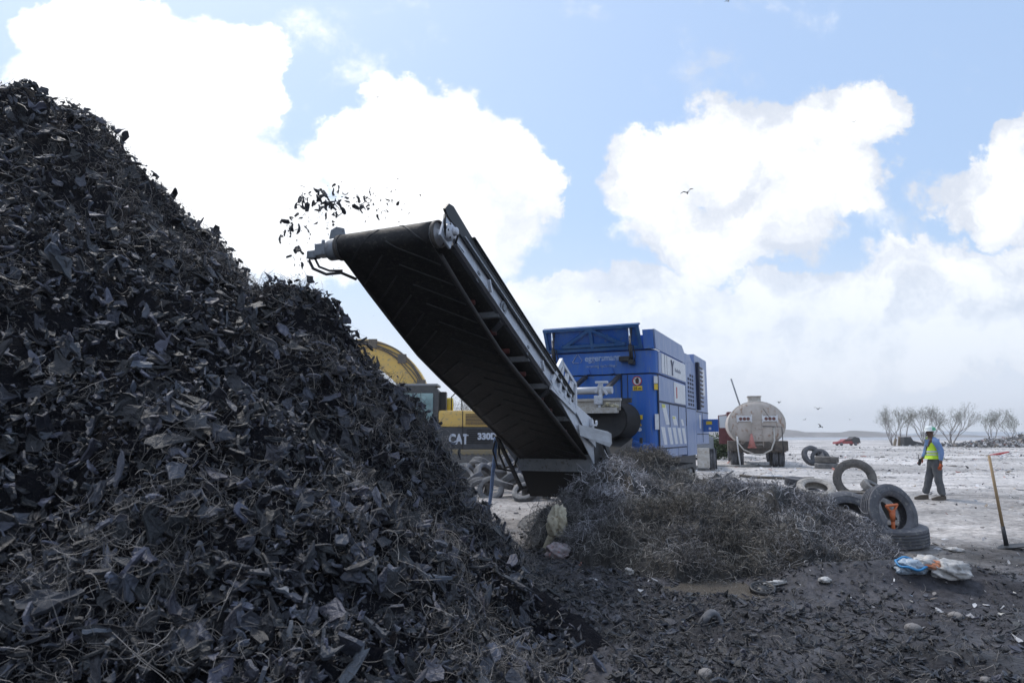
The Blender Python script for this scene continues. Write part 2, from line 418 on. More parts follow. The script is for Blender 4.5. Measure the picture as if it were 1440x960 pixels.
def ground_material():
    m = mat('ground_dirt', (.1,.1,.1), rough=.92, attr=True, bump=.9, bscale=26, spec=.2)
    t = m.node_tree; b = t.nodes['Principled BSDF']; src = t.nodes['Texture Coordinate'].outputs['Object']
    at_ = t.nodes['Attribute'].outputs['Color']
    def noise(sc, det=5):
        n = t.nodes.new('ShaderNodeTexNoise'); n.inputs['Scale'].default_value = sc; n.inputs['Detail'].default_value = det; n.inputs['Roughness'].default_value = .7; t.links.new(src, n.inputs['Vector']); return n.outputs[0]
    def mr(x, a, c, lo, hi):
        n = t.nodes.new('ShaderNodeMapRange'); t.links.new(x, n.inputs[0]); n.inputs[1].default_value = a; n.inputs[2].default_value = c; n.inputs[3].default_value = lo; n.inputs[4].default_value = hi; return n.outputs[0]
    v = t.nodes.new('ShaderNodeVectorMath'); v.operation = 'SCALE'; t.links.new(at_, v.inputs[0]); t.links.new(mr(noise(9, 8), .3, .7, .45, 1.6), v.inputs['Scale'])
    v2 = t.nodes.new('ShaderNodeVectorMath'); v2.operation = 'SCALE'; t.links.new(v.outputs[0], v2.inputs[0]); t.links.new(mr(noise(1.1, 8), .35, .65, .75, 1.25), v2.inputs['Scale'])
    t.links.new(v2.outputs[0], b.inputs['Base Color'])
    # damp patches are a little glossier
    t.links.new(mr(noise(.9, 3), .42, .55, .95, .55), b.inputs['Roughness'])
    return m
front = np.radians(np.linspace(-48, 48, 430)); back = np.radians(np.linspace(48, 312, 60))[1:-1]
th = np.concatenate([front, back]); rr = np.concatenate([np.geomspace(.5, 32, 470), np.geomspace(33, 1500, 80)])
TH, RR = np.meshgrid(th, rr); X, Y = RR*np.sin(TH), RR*np.cos(TH); Z = G(X, Y)
V = np.stack([X, Y, Z], -1).reshape(-1, 3); nr, na = X.shape; ii = np.arange(nr*na).reshape(nr, na); jj = np.roll(ii, -1, 1)
a, b, c, d = ii[:-1].ravel(), jj[:-1].ravel(), jj[1:].ravel(), ii[1:].ravel()
T = np.concatenate([np.stack([a, c, b], 1), np.stack([a, d, c], 1)])
V = np.concatenate([V, [[0, 0, 0.]]]); k = len(V)-1; T = np.concatenate([T, np.stack([ii[0], jj[0], np.full(na, k)], 1)])
T = T[:, ::-1]
nz = np.cross(V[T[:5, 1]]-V[T[:5, 0]], V[T[:5, 2]]-V[T[:5, 0]])[:, 2]
if nz.mean() < 0: T = T[:, ::-1]
ground = big('ground', [(V, T, gcol(V), 0, True)], [ground_material()]); tag(ground, kind='structure')
# distant low land, and a coast coloured paler to imitate haze
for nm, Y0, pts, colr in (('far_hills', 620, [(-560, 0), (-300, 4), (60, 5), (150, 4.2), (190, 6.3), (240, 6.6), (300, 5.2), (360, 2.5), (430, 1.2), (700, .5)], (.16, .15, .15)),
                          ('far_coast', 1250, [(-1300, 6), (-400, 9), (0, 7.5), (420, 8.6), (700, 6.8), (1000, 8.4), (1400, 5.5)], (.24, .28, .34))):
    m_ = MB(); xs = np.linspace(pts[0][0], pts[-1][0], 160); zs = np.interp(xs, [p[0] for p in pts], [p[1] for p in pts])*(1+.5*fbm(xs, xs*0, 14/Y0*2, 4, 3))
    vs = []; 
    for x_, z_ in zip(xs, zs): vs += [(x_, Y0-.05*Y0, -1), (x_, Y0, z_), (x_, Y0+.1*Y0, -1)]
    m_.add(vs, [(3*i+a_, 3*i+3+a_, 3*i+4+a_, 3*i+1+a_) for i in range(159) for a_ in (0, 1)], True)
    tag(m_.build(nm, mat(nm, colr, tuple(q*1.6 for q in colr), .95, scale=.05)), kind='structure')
# puddle
m_ = MB(); m_.lathe([(0, 0), (1, 0)], 40); m_.v = [(PUD[0]+q[0]*PUD[2]*1.1, PUD[1]+q[1]*PUD[3]*1.15, float(G(PUD[0], PUD[1]))+.05) for q in m_.v]
tag(m_.build('puddle_water', mat('muddy_water', (.11, .098, .085), (.14, .125, .11), .06, scale=3, spec=.5)), kind='structure')

# ------------------------------------------------------------------ heap of shredded tyres
M_shred = mat('shredded_rubber', (.04,.04,.05), attr=True, rough=.52, bump=.5, bscale=90, spec=.55)
M_strand = mat('fibre_strands', (.2,.2,.2), attr=True, rough=.75, spec=.3)
def heapn(x, y):
    h = heap(x, y); rough_ = sstep(h, -.3, .5)
    return h-(.17-.24*sstep(h, 4.7, 5.3))*rough_+rough_*(.36*fbm(x, y, 1.3, 3, 70)+.30*np.abs(fbm(x, y, 3.6, 3, 71))-.03)-.05
def dcol(V): return np.tile([[.009, .009, .012]], (len(V), 1))
def near_w(x, y, p=1.5): return np.clip((2.6/np.maximum(np.hypot(x, y), 1.8))**p, 0, 1)
def heapw(lo=-.15, p=1.5):
    def f(x, y):
        h = heap(x, y); # drop the side nobody can see from the front
        gx = (heap(x+.1, y)-h)/.1; gy = (heap(x, y+.1)-h)/.1
        d = np.hypot(x, y); facing = (gx*x/d+gy*y/d) - (CZ-h)/d*1.0
        return np.where((h > lo), np.where(facing > -.35, 1, .10)*near_w(x, y, p)*np.sqrt(1+gx*gx+gy*gy), 0)
    return f
def inview(f):
    return lambda x, y: f(x, y)*np.where((y > .8) & (np.abs(x) < y*.95+.6), 1, .04)
big_t = [chip_template(rng, 10) for _ in range(36)]; small_t = [chip_template(rng, 6, False, .13) for _ in range(24)]
w_curl = [wire_template(rng, 6, 1.0, .010) for _ in range(40)]; w_soft = [wire_template(rng, 6, .45, .006) for _ in range(30)]
M_base = mat('rubber_with_gap_shade', (.01,.01,.01), attr=True, rough=.95, bump=1, bscale=60, spec=.08)  # near-black heap base, its colour painting the deep shade between the chips
parts = [grid_part(-13, 2, .6, 16, .07, heapn, dcol, 2, lambda V: V[:, 2] > -.12)]
def shade_cols(n, lo=.018, hi=.085, tint=(.86, .94, 1.25), p=2.6):
    b_ = 1.12*(lo*.5+(hi-lo)*rng.random(n)**p); return b_[:, None]*np.array(tint)*(1+.03*rng.normal(size=(n, 3)))
def rub(n, lo, hi, p, h0=-.1, up=.02, ti=.55, an=None, tm=big_t, c=(.018, .085)):
    x, y = sample(n, -12.5, 1.6, .8, 15, inview(heapw(h0, p)), rng); P_, n_ = surf(heapn, x, y)
    sz = lo+(hi-lo)*rng.random(len(x))**2.0; P_ += n_*(up*rng.random((len(x), 1)))+n_*sz[:, None]*.15
    s3 = np.stack([sz*rng.uniform(.8, 1.5, len(x)), sz, np.minimum(sz, .12)*rng.uniform(.7, 1.2, len(x))], 1)
    return scatter(tm, P_, n_, s3, shade_cols(len(x), *c), rng, ti)
parts.append(rub(8500, .05, .17, 1.5, -.02, .07, .85, c=(.02, .12)))
parts.append(rub(34000, .016, .07, 1.5, -.12, .07, 1.0, tm=small_t, c=(.014, .11)))
parts.append(rub(1200, .10, .22, 1.0, .3, .09, .6, c=(.02, .10)))
def strands(n, lo, hi, p, h0, up, tm, cf):
    x, y = sample(n, -12.5, 1.6, .8, 15, inview(lambda a_, b_: heapw(h0, p)(a_, b_)*np.clip(.45+2.2*fbm(a_, b_, 1.1, 3, 90), .08, 1)), rng)
    P_, n_ = surf(heapn, x, y); sz = lo+(hi-lo)*rng.random(len(x))**1.6; P_ += n_*(up*rng.random((len(x), 1))+.02)
    c_ = cf(len(x)); return scatter(tm, P_, n_, sz, c_, rng, .5, 1, smooth=True)
def tan_c(n):
    t_ = rng.random(n)**1.8; c_ = np.array([.05, .05, .055])[None]*(1-t_[:, None])+np.array([.40, .37, .345])[None]*t_[:, None]; return c_*(1+.1*rng.normal(size=(n, 1)))
parts.append(strands(24000, .05, .20, 1.5, -.05, .10, w_curl, tan_c))
parts.append(strands(8000, .10, .34, 1.5, .1, .10, w_soft, tan_c))
heap_o = big('shredded_tyre_heap', parts, [M_shred, M_strand, M_base])
tag(heap_o, 'towering black heap of shredded tyre rubber with torn strips and curled fibres', 'rubber heap', kind='stuff')
# the largest torn sheets lying on the slope, each its own object
sheet_me = []
for k_ in range(10):
    V_, T_ = chip_template(rng, 14, True, .10)
    o_ = big('torn_rubber_sheet', [(V_, T_, np.tile([[.050, .056, .075]], (len(V_), 1))*rng.uniform(.6, 1.2), 0)], [M_shred]); sheet_me.append(o_.data); bpy.data.objects.remove(o_)
SH = [(252,712,.21),(112,752,.20),(372,800,.17),(68,862,.28),(150,700,.2),(215,770,.16),(455,895,.22),(180,890,.19),(265,905,.24),(420,715,.16),(300,735,.15),(40,650,.2),(170,480,.2),(210,600,.3),(140,610,.2),
      (330,850,.18),(560,880,.17),(610,820,.2),(395,640,.18),(480,600,.18),(350,560,.17),(300,500,.16),(120,520,.17),(60,560,.2),(430,440,.2),(20,770,.18),(520,740,.16),(730,880,.18),(500,820,.16),(440,780,.15)]
for k_, (u, v, s_) in enumerate(SH):
    rr_ = ray(u, v); p_ = None
    for t_ in np.arange(2.0, 14, .04):
        q = (rr_[0]*t_, rr_[1]*t_, CZ+rr_[2]*t_)
        if q[2] < float(max(heapn(np.array([q[0]]), np.array([q[1]]))[0], 0)): p_ = q; break
    if p_ is None: continue
    P_, n_ = surf(heapn, np.array([p_[0]]), np.array([p_[1]]), .1)
    nn = Vector(n_[0])+Vector((random.uniform(-.35, .35), random.uniform(-.6, .1), random.uniform(-.1, .5))); nn.normalize()
    o_ = bpy.data.objects.new('torn_rubber_sheet', sheet_me[k_ % 10]); S.collection.objects.link(o_)
    o_.location = Vector(p_)+Vector(n_[0])*.07; o_.rotation_euler = (nn.to_track_quat('Z', 'Y') @ Euler((0, 0, random.uniform(0, 6))).to_quaternion()).to_euler()
    o_.scale = (s_*random.uniform(.8, 1.2), s_*random.uniform(.7, 1), s_*.75)
    tag(o_, 'broad flat torn sheet of grey black rubber lying on the shredded heap', 'rubber scrap', 'broad torn rubber sheets on the heap')

# ------------------------------------------------------------------ heap of tangled steel wire
M_steel = mat('rusty_steel_wire', (.1,.1,.1), attr=True, rough=.55, metal=.35, spec=.5)
def wh(x, y):
    h = wireheap(x, y); return h+sstep(h, -.2, .2)*(.20*fbm(x, y, 1.8, 2, 61)-.42*np.abs(fbm(x, y, 2.6, 2, 63))+.10*fbm(x, y, 7, 2, 62))-.02
parts = [grid_part(-.5, 6, 7, 14, .06, wh, lambda V: np.tile([[.012, .011, .011]], (len(V), 1)), 0, lambda V: V[:, 2] > -.2)]
st_t = [wire_template(rng, 7, 1.1, .019) for _ in range(40)]; st_l = [wire_template(rng, 7, .5, .0085) for _ in range(30)]
def wsc(n, tm, lo, hi, up, ti=.9):
    def f_(x, y):
        h = wireheap(x, y); gy = (wireheap(x, y+.08)-h)/.08
        return np.where(h > -.02, np.where(gy > -.5, 1, .25)*np.clip((8.5/np.hypot(x, y))**1.5, 0, 1), 0)
    x, y = sample(n, -.2, 5.6, 7.2, 13.4, f_, rng); P_, n_ = surf(wh, x, y); sz = lo+(hi-lo)*rng.random(len(x))**1.5; P_ += n_*(up*rng.random((len(x), 1))**1.3)
    zone = fbm(x, y, 1.1, 3, 66)[:, None]; t_ = np.clip(.5+2*zone, 0, 1)
    base_ = np.array([.25, .25, .27])*(1-t_)+np.array([.21, .20, .185])*t_
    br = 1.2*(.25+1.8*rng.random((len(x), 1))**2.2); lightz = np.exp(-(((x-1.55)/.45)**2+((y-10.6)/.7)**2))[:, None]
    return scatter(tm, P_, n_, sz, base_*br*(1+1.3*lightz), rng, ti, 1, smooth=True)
tr_ = np.random.default_rng(77); cxs, cys = sample(85, .1, 5.1, 7.4, 12.6, lambda a_, b_: np.where(wireheap(a_, b_) > .12, np.clip((9/b_)**1.0, 0, 1), 0), tr_)
cp_, cn_ = surf(wireheap, cxs, cys); crr = tr_.uniform(.13, .30, len(cxs)); cp_[:, 2] -= crr*.25; ccol = tr_.uniform(.45, 1.25, len(cxs))
nt_ = 19000; ki_ = tr_.choice(len(cxs), nt_, p=crr**2/(crr**2).sum()); dv = tr_.normal(size=(nt_, 3)); dv /= np.linalg.norm(dv, axis=1)[:, None]; dv[:, 2] = np.abs(dv[:, 2])*.9
tp_ = cp_[ki_]+dv*np.array([1.1, 1.1, .85])*(crr[ki_]*tr_.uniform(.55, 1.12, nt_)**.8)[:, None]
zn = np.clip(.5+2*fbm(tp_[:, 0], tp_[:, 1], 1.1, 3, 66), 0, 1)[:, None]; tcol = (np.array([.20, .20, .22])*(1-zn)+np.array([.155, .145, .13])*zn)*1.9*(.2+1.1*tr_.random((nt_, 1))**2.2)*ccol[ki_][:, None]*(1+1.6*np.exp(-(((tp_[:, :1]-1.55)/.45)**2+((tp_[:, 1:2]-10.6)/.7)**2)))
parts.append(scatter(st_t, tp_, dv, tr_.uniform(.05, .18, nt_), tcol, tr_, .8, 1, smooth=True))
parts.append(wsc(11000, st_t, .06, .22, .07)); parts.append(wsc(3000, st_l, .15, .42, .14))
tag(big('steel_wire_heap', parts, [M_shred, M_steel]), 'low sprawling heap of tangled grey brown steel wire pulled from the tyres', 'wire heap', kind='stuff')

# ------------------------------------------------------------------ loose shreds, clods, stones and litter on the ground
def notheap(x, y): return np.where((heap(x, y) < .1) & (wireheap(x, y) < -.1), 1, 0)
def pud(x, y): return np.where(((x-PUD[0])/PUD[2])**2+((y-PUD[1])/PUD[3])**2 < .75, 0, 1)
x, y = sample(34000, -2, 9, 1.4, 15, lambda a_, b_: notheap(a_, b_)*pud(a_, b_)*dirtmask(a_, b_)*np.clip((3.4/b_)**1.6, 0, 1)*(np.abs(a_) < b_*.9+.5)*np.clip(1.15-.16*np.maximum(a_-.2, 0)+fbm(a_, b_, 1.5, 3, 7), .15, 1), rng)
P_, n_ = surf(G, x, y); sz = .012+.085*rng.random(len(x))**4.5*np.clip(1.3-.13*x, .5, 1.3); P_ += n_*sz[:, None]*.2
c1 = scatter(small_t+big_t[:14], P_, n_, np.stack([sz*1.2, sz, sz], 1), shade_cols(len(x), .018, .075), rng, .5)
x, y = sample(9000, -2, 8, 1.4, 12, lambda a_, b_: notheap(a_, b_)*pud(a_, b_)*dirtmask(a_, b_)*np.clip((3.4/b_)**1.5, 0, 1)*(np.abs(a_) < b_*.9+.5)*np.clip(1.1-.22*np.maximum(a_, 0), .12, 1), rng)
P_, n_ = surf(G, x, y); P_ += n_*.02
c2 = scatter(w_curl, P_, n_, .05+.16*rng.random(len(x)), tan_c(len(x))*.8, rng, .3, 1, smooth=True)
tag(big('scattered_shreds', [c1, c2], [M_shred, M_strand]), 'small black rubber crumbs and fibres trodden over the dark muddy ground', 'rubber crumbs', kind='stuff')
M_rub = mat('pale_rubble', (.3,.3,.3), attr=True, rough=.9, spec=.2)
x, y = sample(16000, -16, 75, 8.5, 95, lambda a_, b_: notheap(a_, b_)*(1-dirtmask(a_, b_))*(np.abs(a_) < b_*.85)*np.clip((12/b_)**1.35, 0, 1)*np.clip(.5+1.6*fbm(a_, b_, .35, 3, 8), .1, 1), rng)
P_, n_ = surf(G, x, y); sz = (.03+.13*rng.random(len(x))**4)*np.clip(y/18, .7, 2.6); P_ += n_*sz[:, None]*.05
pal = np.array([[.42,.41,.42],[.55,.55,.57],[.72,.72,.74],[.30,.28,.27],[.10,.10,.11],[.06,.06,.07],[.35,.30,.25],[.60,.58,.54],[.25,.32,.42],[.45,.20,.16]])
ci = rng.choice(10, len(x), p=[.24,.16,.12,.16,.07,.06,.08,.07,.02,.02])
c3 = scatter(small_t, P_, n_, np.stack([sz*1.4, sz, sz*.5], 1), pal[ci]*(1+.12*rng.normal(size=(len(x), 1))), rng, .3)
tag(big('rubble', [c3], [M_rub]), 'pale stones and shredded litter strewn over the white ground of the yard', 'rubble', kind='stuff')
x, y = sample(330, -.5, 8, 3.2, 11.5, lambda a_, b_: notheap(a_, b_)*pud(a_, b_)*(np.abs(a_) < b_*.85)*np.clip(.25+1.8*fbm(a_, b_, .8, 3, 18)+.25*np.exp(-(((a_-4.6)/1.3)**2+((b_-8)/.9)**2))*3, .03, 1), rng)
P_, n_ = surf(G, x, y); sz = .02+.07*rng.random(len(x))**2.5; P_ += n_*.012
ci = rng.choice(10, len(x), p=[.2,.2,.22,.1,.02,.02,.1,.08,.03,.03])
c4 = scatter(big_t, P_, n_, np.stack([sz*1.4, sz, sz*.5], 1), pal[ci]*.8, rng, .3)
tag(big('litter', [c4], [M_rub]), 'small pale scraps of paper and plastic trodden into the dark mud', 'litter', kind='stuff')
# dark heap of fines below the conveyor
fh = lambda x, y: .34*np.maximum(0, 1-((x-.95)/.85)**2-((y-12.6)/1.1)**2)**.8+.06*fbm(x, y, 3, 3, 4)-.05
p0 = grid_part(-.1, 2, 11.2, 14, .05, fh, lambda V: np.tile([[.02, .02, .023]], (len(V), 1)), 0, lambda V: V[:, 2] > -.02)
x = rng.uniform(.0, 1.9, 2500); y = rng.uniform(11.4, 13.8, 2500); k = fh(x, y) > .0; P_, n_ = surf(fh, x[k], y[k])
c5 = scatter(small_t, P_, n_, rng.uniform(.015, .05, k.sum()), shade_cols(k.sum(), .012, .05), rng, .6)
tag(big('fines_heap', [p0, c5], [M_shred]), 'small low mound of fine black rubber crumb under the conveyor foot', 'crumb mound', kind='stuff')
# ------------------------------------------------------------------ paints and metals
blue = mat('blue_paint', (.012,.105,.46), (.045,.15,.42), .38, scale=2.6, bump=.18, bscale=5, spec=.5, stretch=(2.2,2.2,.35), lo=.35, hi=.75, c3=(.07,.15,.34))
blue_sheen = mat('sky_sheen_blue_paint', (.17,.24,.44), (.26,.32,.48), .45, scale=2.6, bump=.18, bscale=5, spec=.5, stretch=(2.2,2.2,.35), c3=(.34,.38,.48))  # paler copy of the blue: grazing sky sheen put into the colour, plus grime streaks
seam = mat('dark_seam', (.006,.012,.04), rough=.7)
galv = mat('galvanised_steel', (.54,.57,.63), (.64,.66,.71), .45, .1, scale=14, bump=.1, bscale=60, c3=(.38,.40,.44))
gpaint = mat('grey_painted_steel', (.20,.22,.25), (.26,.28,.31), .55, .2, scale=6, bump=.1, c3=(.14,.14,.15))
dsteel = mat('dark_steel', (.035,.037,.042), (.06,.06,.065), .6, .3, scale=8, bump=.2)
blackr = mat('black_belt_rubber', (.015,.015,.017), (.028,.027,.028), .6, scale=7, bump=.35, bscale=50, c3=(.05,.046,.044), spec=.3)
black = mat('black_plastic', (.012,.012,.014), rough=.5)
chrome = mat('chrome_rod', (.7,.7,.72), rough=.2, metal=.9)
whitep = mat('white_panel', (.62,.63,.66), (.70,.71,.74), .45, scale=5, c3=(.50,.51,.55))
whitev = mat('white_lettering', (.62,.64,.68), (.50,.55,.66), .5, scale=9)
worn = mat('worn_lettering', (.30,.38,.52), (.06,.13,.36), .5, scale=16, lo=.44, hi=.56)
yellow = mat('yellow_sticker', (.72,.50,.03), (.65,.46,.06), .5, scale=10)
redm = mat('red_paint', (.45,.025,.03), (.38,.03,.03), .5, scale=6)
redidl = mat('red_idler', (.085,.010,.010), (.05,.009,.009), .6, scale=6)
cream = mat('dirty_white_steel', (.50,.49,.47), (.38,.35,.31), .6, scale=7, bump=.15, c3=(.30,.24,.17))
mud = mat('dusty_track_steel', (.13,.125,.12), (.20,.19,.18), .85, .1, scale=9, bump=.5)

# ------------------------------------------------------------------ shredding machine; local x = across, y = along the machine, z = up
HX, HY = -1.3704, 7.3602; TH0 = R(24.6)
sh = empty('tyre_shredder', (HX, HY, 0), -TH0, 'big blue tyre shredding machine with a long black discharge conveyor rising over the heap', 'shredder')
SL = .48
def zu(s): return 3.55-SL*s          # return strand
def bodypoly(x0, x1, y0, y1, r_):   # plan with rounded front corners
    p = []
    for k in range(7):
        a_ = math.pi+ (math.pi/2)*k/6; p.append((x0+r_+r_*math.cos(a_), y0+r_+r_*math.sin(a_)))
    for k in range(7):
        a_ = 1.5*math.pi+(math.pi/2)*k/6; p.append((x1-r_+r_*math.cos(a_), y0+r_+r_*math.sin(a_)))
    return p+[(x1, y1), (x0, y1)]
b_ = MB(); b_.prism(bodypoly(-1.64, .91, 8.95, 12.4, .22), 'z', 1.25, 2.905)
body = b_.build('body', blue, sh)
b_ = MB(); b_.prism(bodypoly(-1.66, .93, 8.93, 12.42, .22), 'z', 2.935, 3.44); b_.build('upper_band', blue, body)
b_ = MB(); b_.prism(bodypoly(-1.62, .89, 8.98, 12.38, .22), 'z', 2.90, 2.94); b_.prism(bodypoly(-1.62, .89, 8.98, 12.38, .22), 'z', 3.435, 3.47); b_.build('seam', seam, body)
# right side skin in panels, pale blue with sky sheen painted in
b_ = MB()
b_.rng(.912, .925, 9.19, 10.85, 2.33, 2.88); b_.rng(.912, .925, 12.33, 12.42, 2.33, 2.88)
b_.rng(.912, .922, 9.19, 12.40, 1.27, 2.28)
b_.rng(.932, .945, 9.16, 9.45, 2.95, 3.43)
side = b_.build('side_panel', blue_sheen, sh)
b_ = MB(); b_.rng(.921, .927, 9.16, 12.4, 2.285, 2.325); b_.rng(.921, .931, 9.10, 9.18, 1.25, 2.9)
for s_ in (10.30, 11.38): b_.rng(.921, .927, s_-.03, s_+.03, 1.75, 2.28)
b_.rng(.921, .93, 12.37, 12.43, 1.8, 2.3); b_.rng(.921, .926, 9.2, 12.4, 1.25, 1.275)
b_.build('door_gap', seam, side)
b_ = MB(); b_.rng(.932, .95, 9.47, 12.38, 2.965, 3.425); pan = b_.build('sign_panel', whitep, side)
b_ = MB(); b_.rng(.912, .935, 10.87, 12.31, 2.35, 2.865); pan2 = b_.build('sign_panel', whitep, side)
# marks on the side panels
inkd = mat('grey_ink', (.18,.19,.24), (.26,.27,.32), .6, scale=20)
b_ = MB()
for p, q in (((10.45, 3.36), (10.58, 3.20)), ((10.75, 3.36), (10.58, 3.20)), ((10.58, 3.20), (10.58, 2.99))): b_.beam((.953, p[0], p[1]), (.953, q[0], q[1]), .004, .06, (1, 0, 0))
b_.build('emblem', inkd, sh)
b_ = MB(); b_.rng(.951, .954, 9.75, 9.79, 2.97, 3.42); b_.rng(.951, .954, 10.0, 10.03, 2.97, 3.42); b_.build('panel_line', inkd, sh)
b_ = MB(); [b_.rng(.951, .954, 10.95+.13*k, 11.04+.13*k, 3.12, 3.21-.03*(k % 2)) for k in range(6)]; b_.build('faded_wording', inkd, sh)
b_ = MB(); b_.rng(.936, .939, 11.1, 11.22, 2.47, 2.75); b_.build('red_mark', redm, sh)
b_ = MB()
for y0, zt, w_ in ((9.42, 2.26, .42), (10.55, 2.02, .46), (11.62, 1.96, .30)):
    zb = 1.80
    b_.prism([(y0, zt), (y0+w_, zt), (y0+w_+.42*(zt-zb)/.46, zb), (y0+.42*(zt-zb)/.46, zb)], 'x', .923, .9265)
for y0 in (9.30, 9.98, 10.55, 11.15, 11.72):
    b_.prism([(y0, 1.74), (y0+.40, 1.74), (y0+.62, 1.34), (y0+.30, 1.34)], 'x', .923, .9265)
b_.build('white_stripes', whitep, side)
b_ = MB(); b_.rng(.9268, .929, 9.46, 9.80, 2.18, 2.26); b_.rng(.9268, .929, 10.62, 10.9, 1.95, 2.0); b_.build_each('yellow_mark', mat('pale_yellow', (.62,.60,.12), rough=.5), side)
# skirt
b_ = MB()
for y0, y1 in ((9.2, 9.85), (9.9, 11.25), (11.3, 12.4)): b_.rng(.80, .915, y0, y1, 1.06, 1.245, .008)
b_.rng(-1.5, .78, 9.05, 12.4, 1.0, 1.245)
b_.build('skirt', blue_sheen, sh)
# hopper above
b_ = MB(); b_.prism([(8.95, 3.472), (8.84, 3.90), (12.05, 3.90), (12.35, 3.74), (13.1, 3.76), (13.4, 3.62), (12.42, 3.472)], 'x', .905, .94)
b_.build('hopper_side', blue_sheen, sh)
b_ = MB(); b_.prism([(8.95, 3.472), (8.84, 3.90), (12.05, 3.90), (12.35, 3.74), (13.0, 3.74), (13.2, 3.60), (12.42, 3.472)], 'x', -1.66, -1.6)
b_.prism([(.69, 3.472), (.905, 3.472), (.905, 3.90), (.66, 3.90)], 'y', 8.86, 8.98); b_.rng(-1.6, .9, 12.2, 12.26, 3.472, 3.8); b_.rng(-1.6, .9, 9.0, 9.05, 3.472, 3.80)
b_.build('hopper_wall', blue, sh)
# front flap, leaning outwards
def fl(x, t, o=0): return (x, 8.92-.26*t-o, 3.49+.50*t)
b_ = MB(); b_.add([fl(-1.56, 0), fl(.66, 0), fl(.62, 1), fl(-1.62, 1), fl(-1.56, 0, -.02), fl(.66, 0, -.02), fl(.62, 1, -.02), fl(-1.62, 1, -.02)], [(0,1,2,3),(7,6,5,4),(0,4,5,1),(3,2,6,7),(0,3,7,4),(1,5,6,2)])
flap = b_.build('hopper_flap', blue, sh)
b_ = MB(); up = Vector((0, -.9, -.45))
def fb(a, t0, b, t1, w_=.06): b_.beam(fl(a, t0, .035), fl(b, t1, .035), .07, w_, up)
fb(-1.64, .97, .64, .97, .07); fb(-1.58, .05, .66, .05, .05); fb(-1.60, 0, -1.60, 1); fb(.62, 0, .60, 1); fb(-.5, .05, -.5, .95); fb(-.5, .92, -1.22, .18); fb(-.5, .92, .24, .18); fb(-1.25, .22, .28, .22)
b_.build('flap_frame', mat('frame_blue', (.02,.10,.30), (.05,.14,.30), .5, scale=5), flap)
b_ = MB(); b_.beam((-1.62, 8.67, 4.01), (.66, 8.67, 4.01), .06, .035); b_.build('flap_edge', blue_sheen, flap)
for x_ in (-1.42, .42):
    b_ = MB(); b_.tube([(x_, 8.80, 3.22), (x_, 8.70, 3.55)], .045, 12); b_.rng(x_-.06, x_+.06, 8.72, 8.92, 3.12, 3.22, .01); b_.tube([(x_+.05, 8.76, 3.55), (x_+.09, 8.80, 3.30), (x_+.03, 8.84, 3.12)], .012, 6)
    b_.rng(x_-.28, x_-.04, 8.76, 8.93, 3.20, 3.31, .01); b_.beam((x_, 8.70, 3.5), (x_+.05, 8.66, 3.95), .03, .03)
    cy = b_.build('hydraulic_cylinder', black, sh)
    m_ = MB(); m_.tube([(x_, 8.70, 3.54), (x_, 8.63, 3.92)], .024, 12); m_.build('piston_rod', chrome, cy)
# lettering on the front band
yf = 8.925
b_ = MB()
for p, q in (((-1.02, 3.24), (-.90, 3.42)), ((-.88, 3.42), (-.80, 3.30)), ((-1.0, 3.22), (-.86, 3.22)), ((-.82, 3.22), (-.78, 3.29)), ((-1.03, 3.26), (-.99, 3.22))): b_.beam((p[0], yf-.002, p[1]), (q[0], yf-.002, q[1]), .004, .038, (0, 1, 0))
b_.build('logo', whitev, sh)
text('company_lettering', 'eggersmann', .20, mat('faded_lettering', (.36,.45,.62), (.10,.16,.34), .5, scale=7, lo=.5, hi=.6), sh, (-.72, yf+.002, 3.25), (R(90), 0, 0), .003, .90)
text('small_lettering', 'recycling technology', .088, worn, sh, (-.70, yf+.002, 3.10), (R(90), 0, 0), .001, 1.02)
b_ = MB()
for x_ in (-.62, -.05): b_.prism([(x_-.04, 2.945), (x_+.04, 2.945), (x_, 3.06)], 'y', 8.88, 8.935)
b_.build_each('rib', blue, sh)
b_ = MB(); b_.rng(.12, .15, 8.935, 8.955, 1.3, 2.9); b_.rng(.27, .285, 8.940, 8.955, 1.3, 2.9); b_.build('door_seam', seam, sh)
# stickers
b_ = MB(); b_.lathe([(0, 0), (.105, 0), (.105, .004), (0, .004)], 28, 'y', (.50, 8.935, 2.76), False); sg = b_.build('prohibition_sign', whitep, sh)
b_ = MB(); b_.lathe([(.088, -.001), (.108, -.001), (.108, -.006), (.088, -.006)], 28, 'y', (.50, 8.935, 2.76), False, True)
b_.beam((.43, 8.930, 2.83), (.57, 8.930, 2.69), .004, .018, (0, 1, 0)); b_.build('red_ring', redm, sg)
b_ = MB(); b_.prism([(.47, 2.70), (.53, 2.70), (.545, 2.77), (.53, 2.83), (.49, 2.83), (.46, 2.78)], 'y', 8.928, 8.932); b_.build('hand_symbol', black, sg)
b_ = MB(); b_.rng(.40, .61, 8.931, 8.949, 2.545, 2.645); st_ = b_.build('warning_plate', yellow, sh)
text('lettering', '25 m', .085, black, sh, (.505, 8.930, 2.566), (R(90), 0, 0), .002, 1, 'CENTER')
b_ = MB(); b_.rng(.44, .60, 8.931, 8.949, 1.90, 2.0); b_.build('warning_plate', yellow, sh)
b_ = MB(); b_.prism([(.48, 1.76), (.58, 1.76), (.53, 1.86)], 'y', 8.931, 8.949); b_.build('warning_triangle', yellow, sh)
b_ = MB(); b_.lathe([(0, 0), (.045, 0), (.045, .01), (0, .01)], 18, 'y', (.53, 8.932, 1.68), False); b_.build('round_sticker', whitep, sh)
b_ = MB(); b_.box((.905, 9.0, 2.62), (.012, .10, .13), Matrix.Rotation(R(-35), 3, 'Z')); b_.build('warning_plate', yellow, sh)
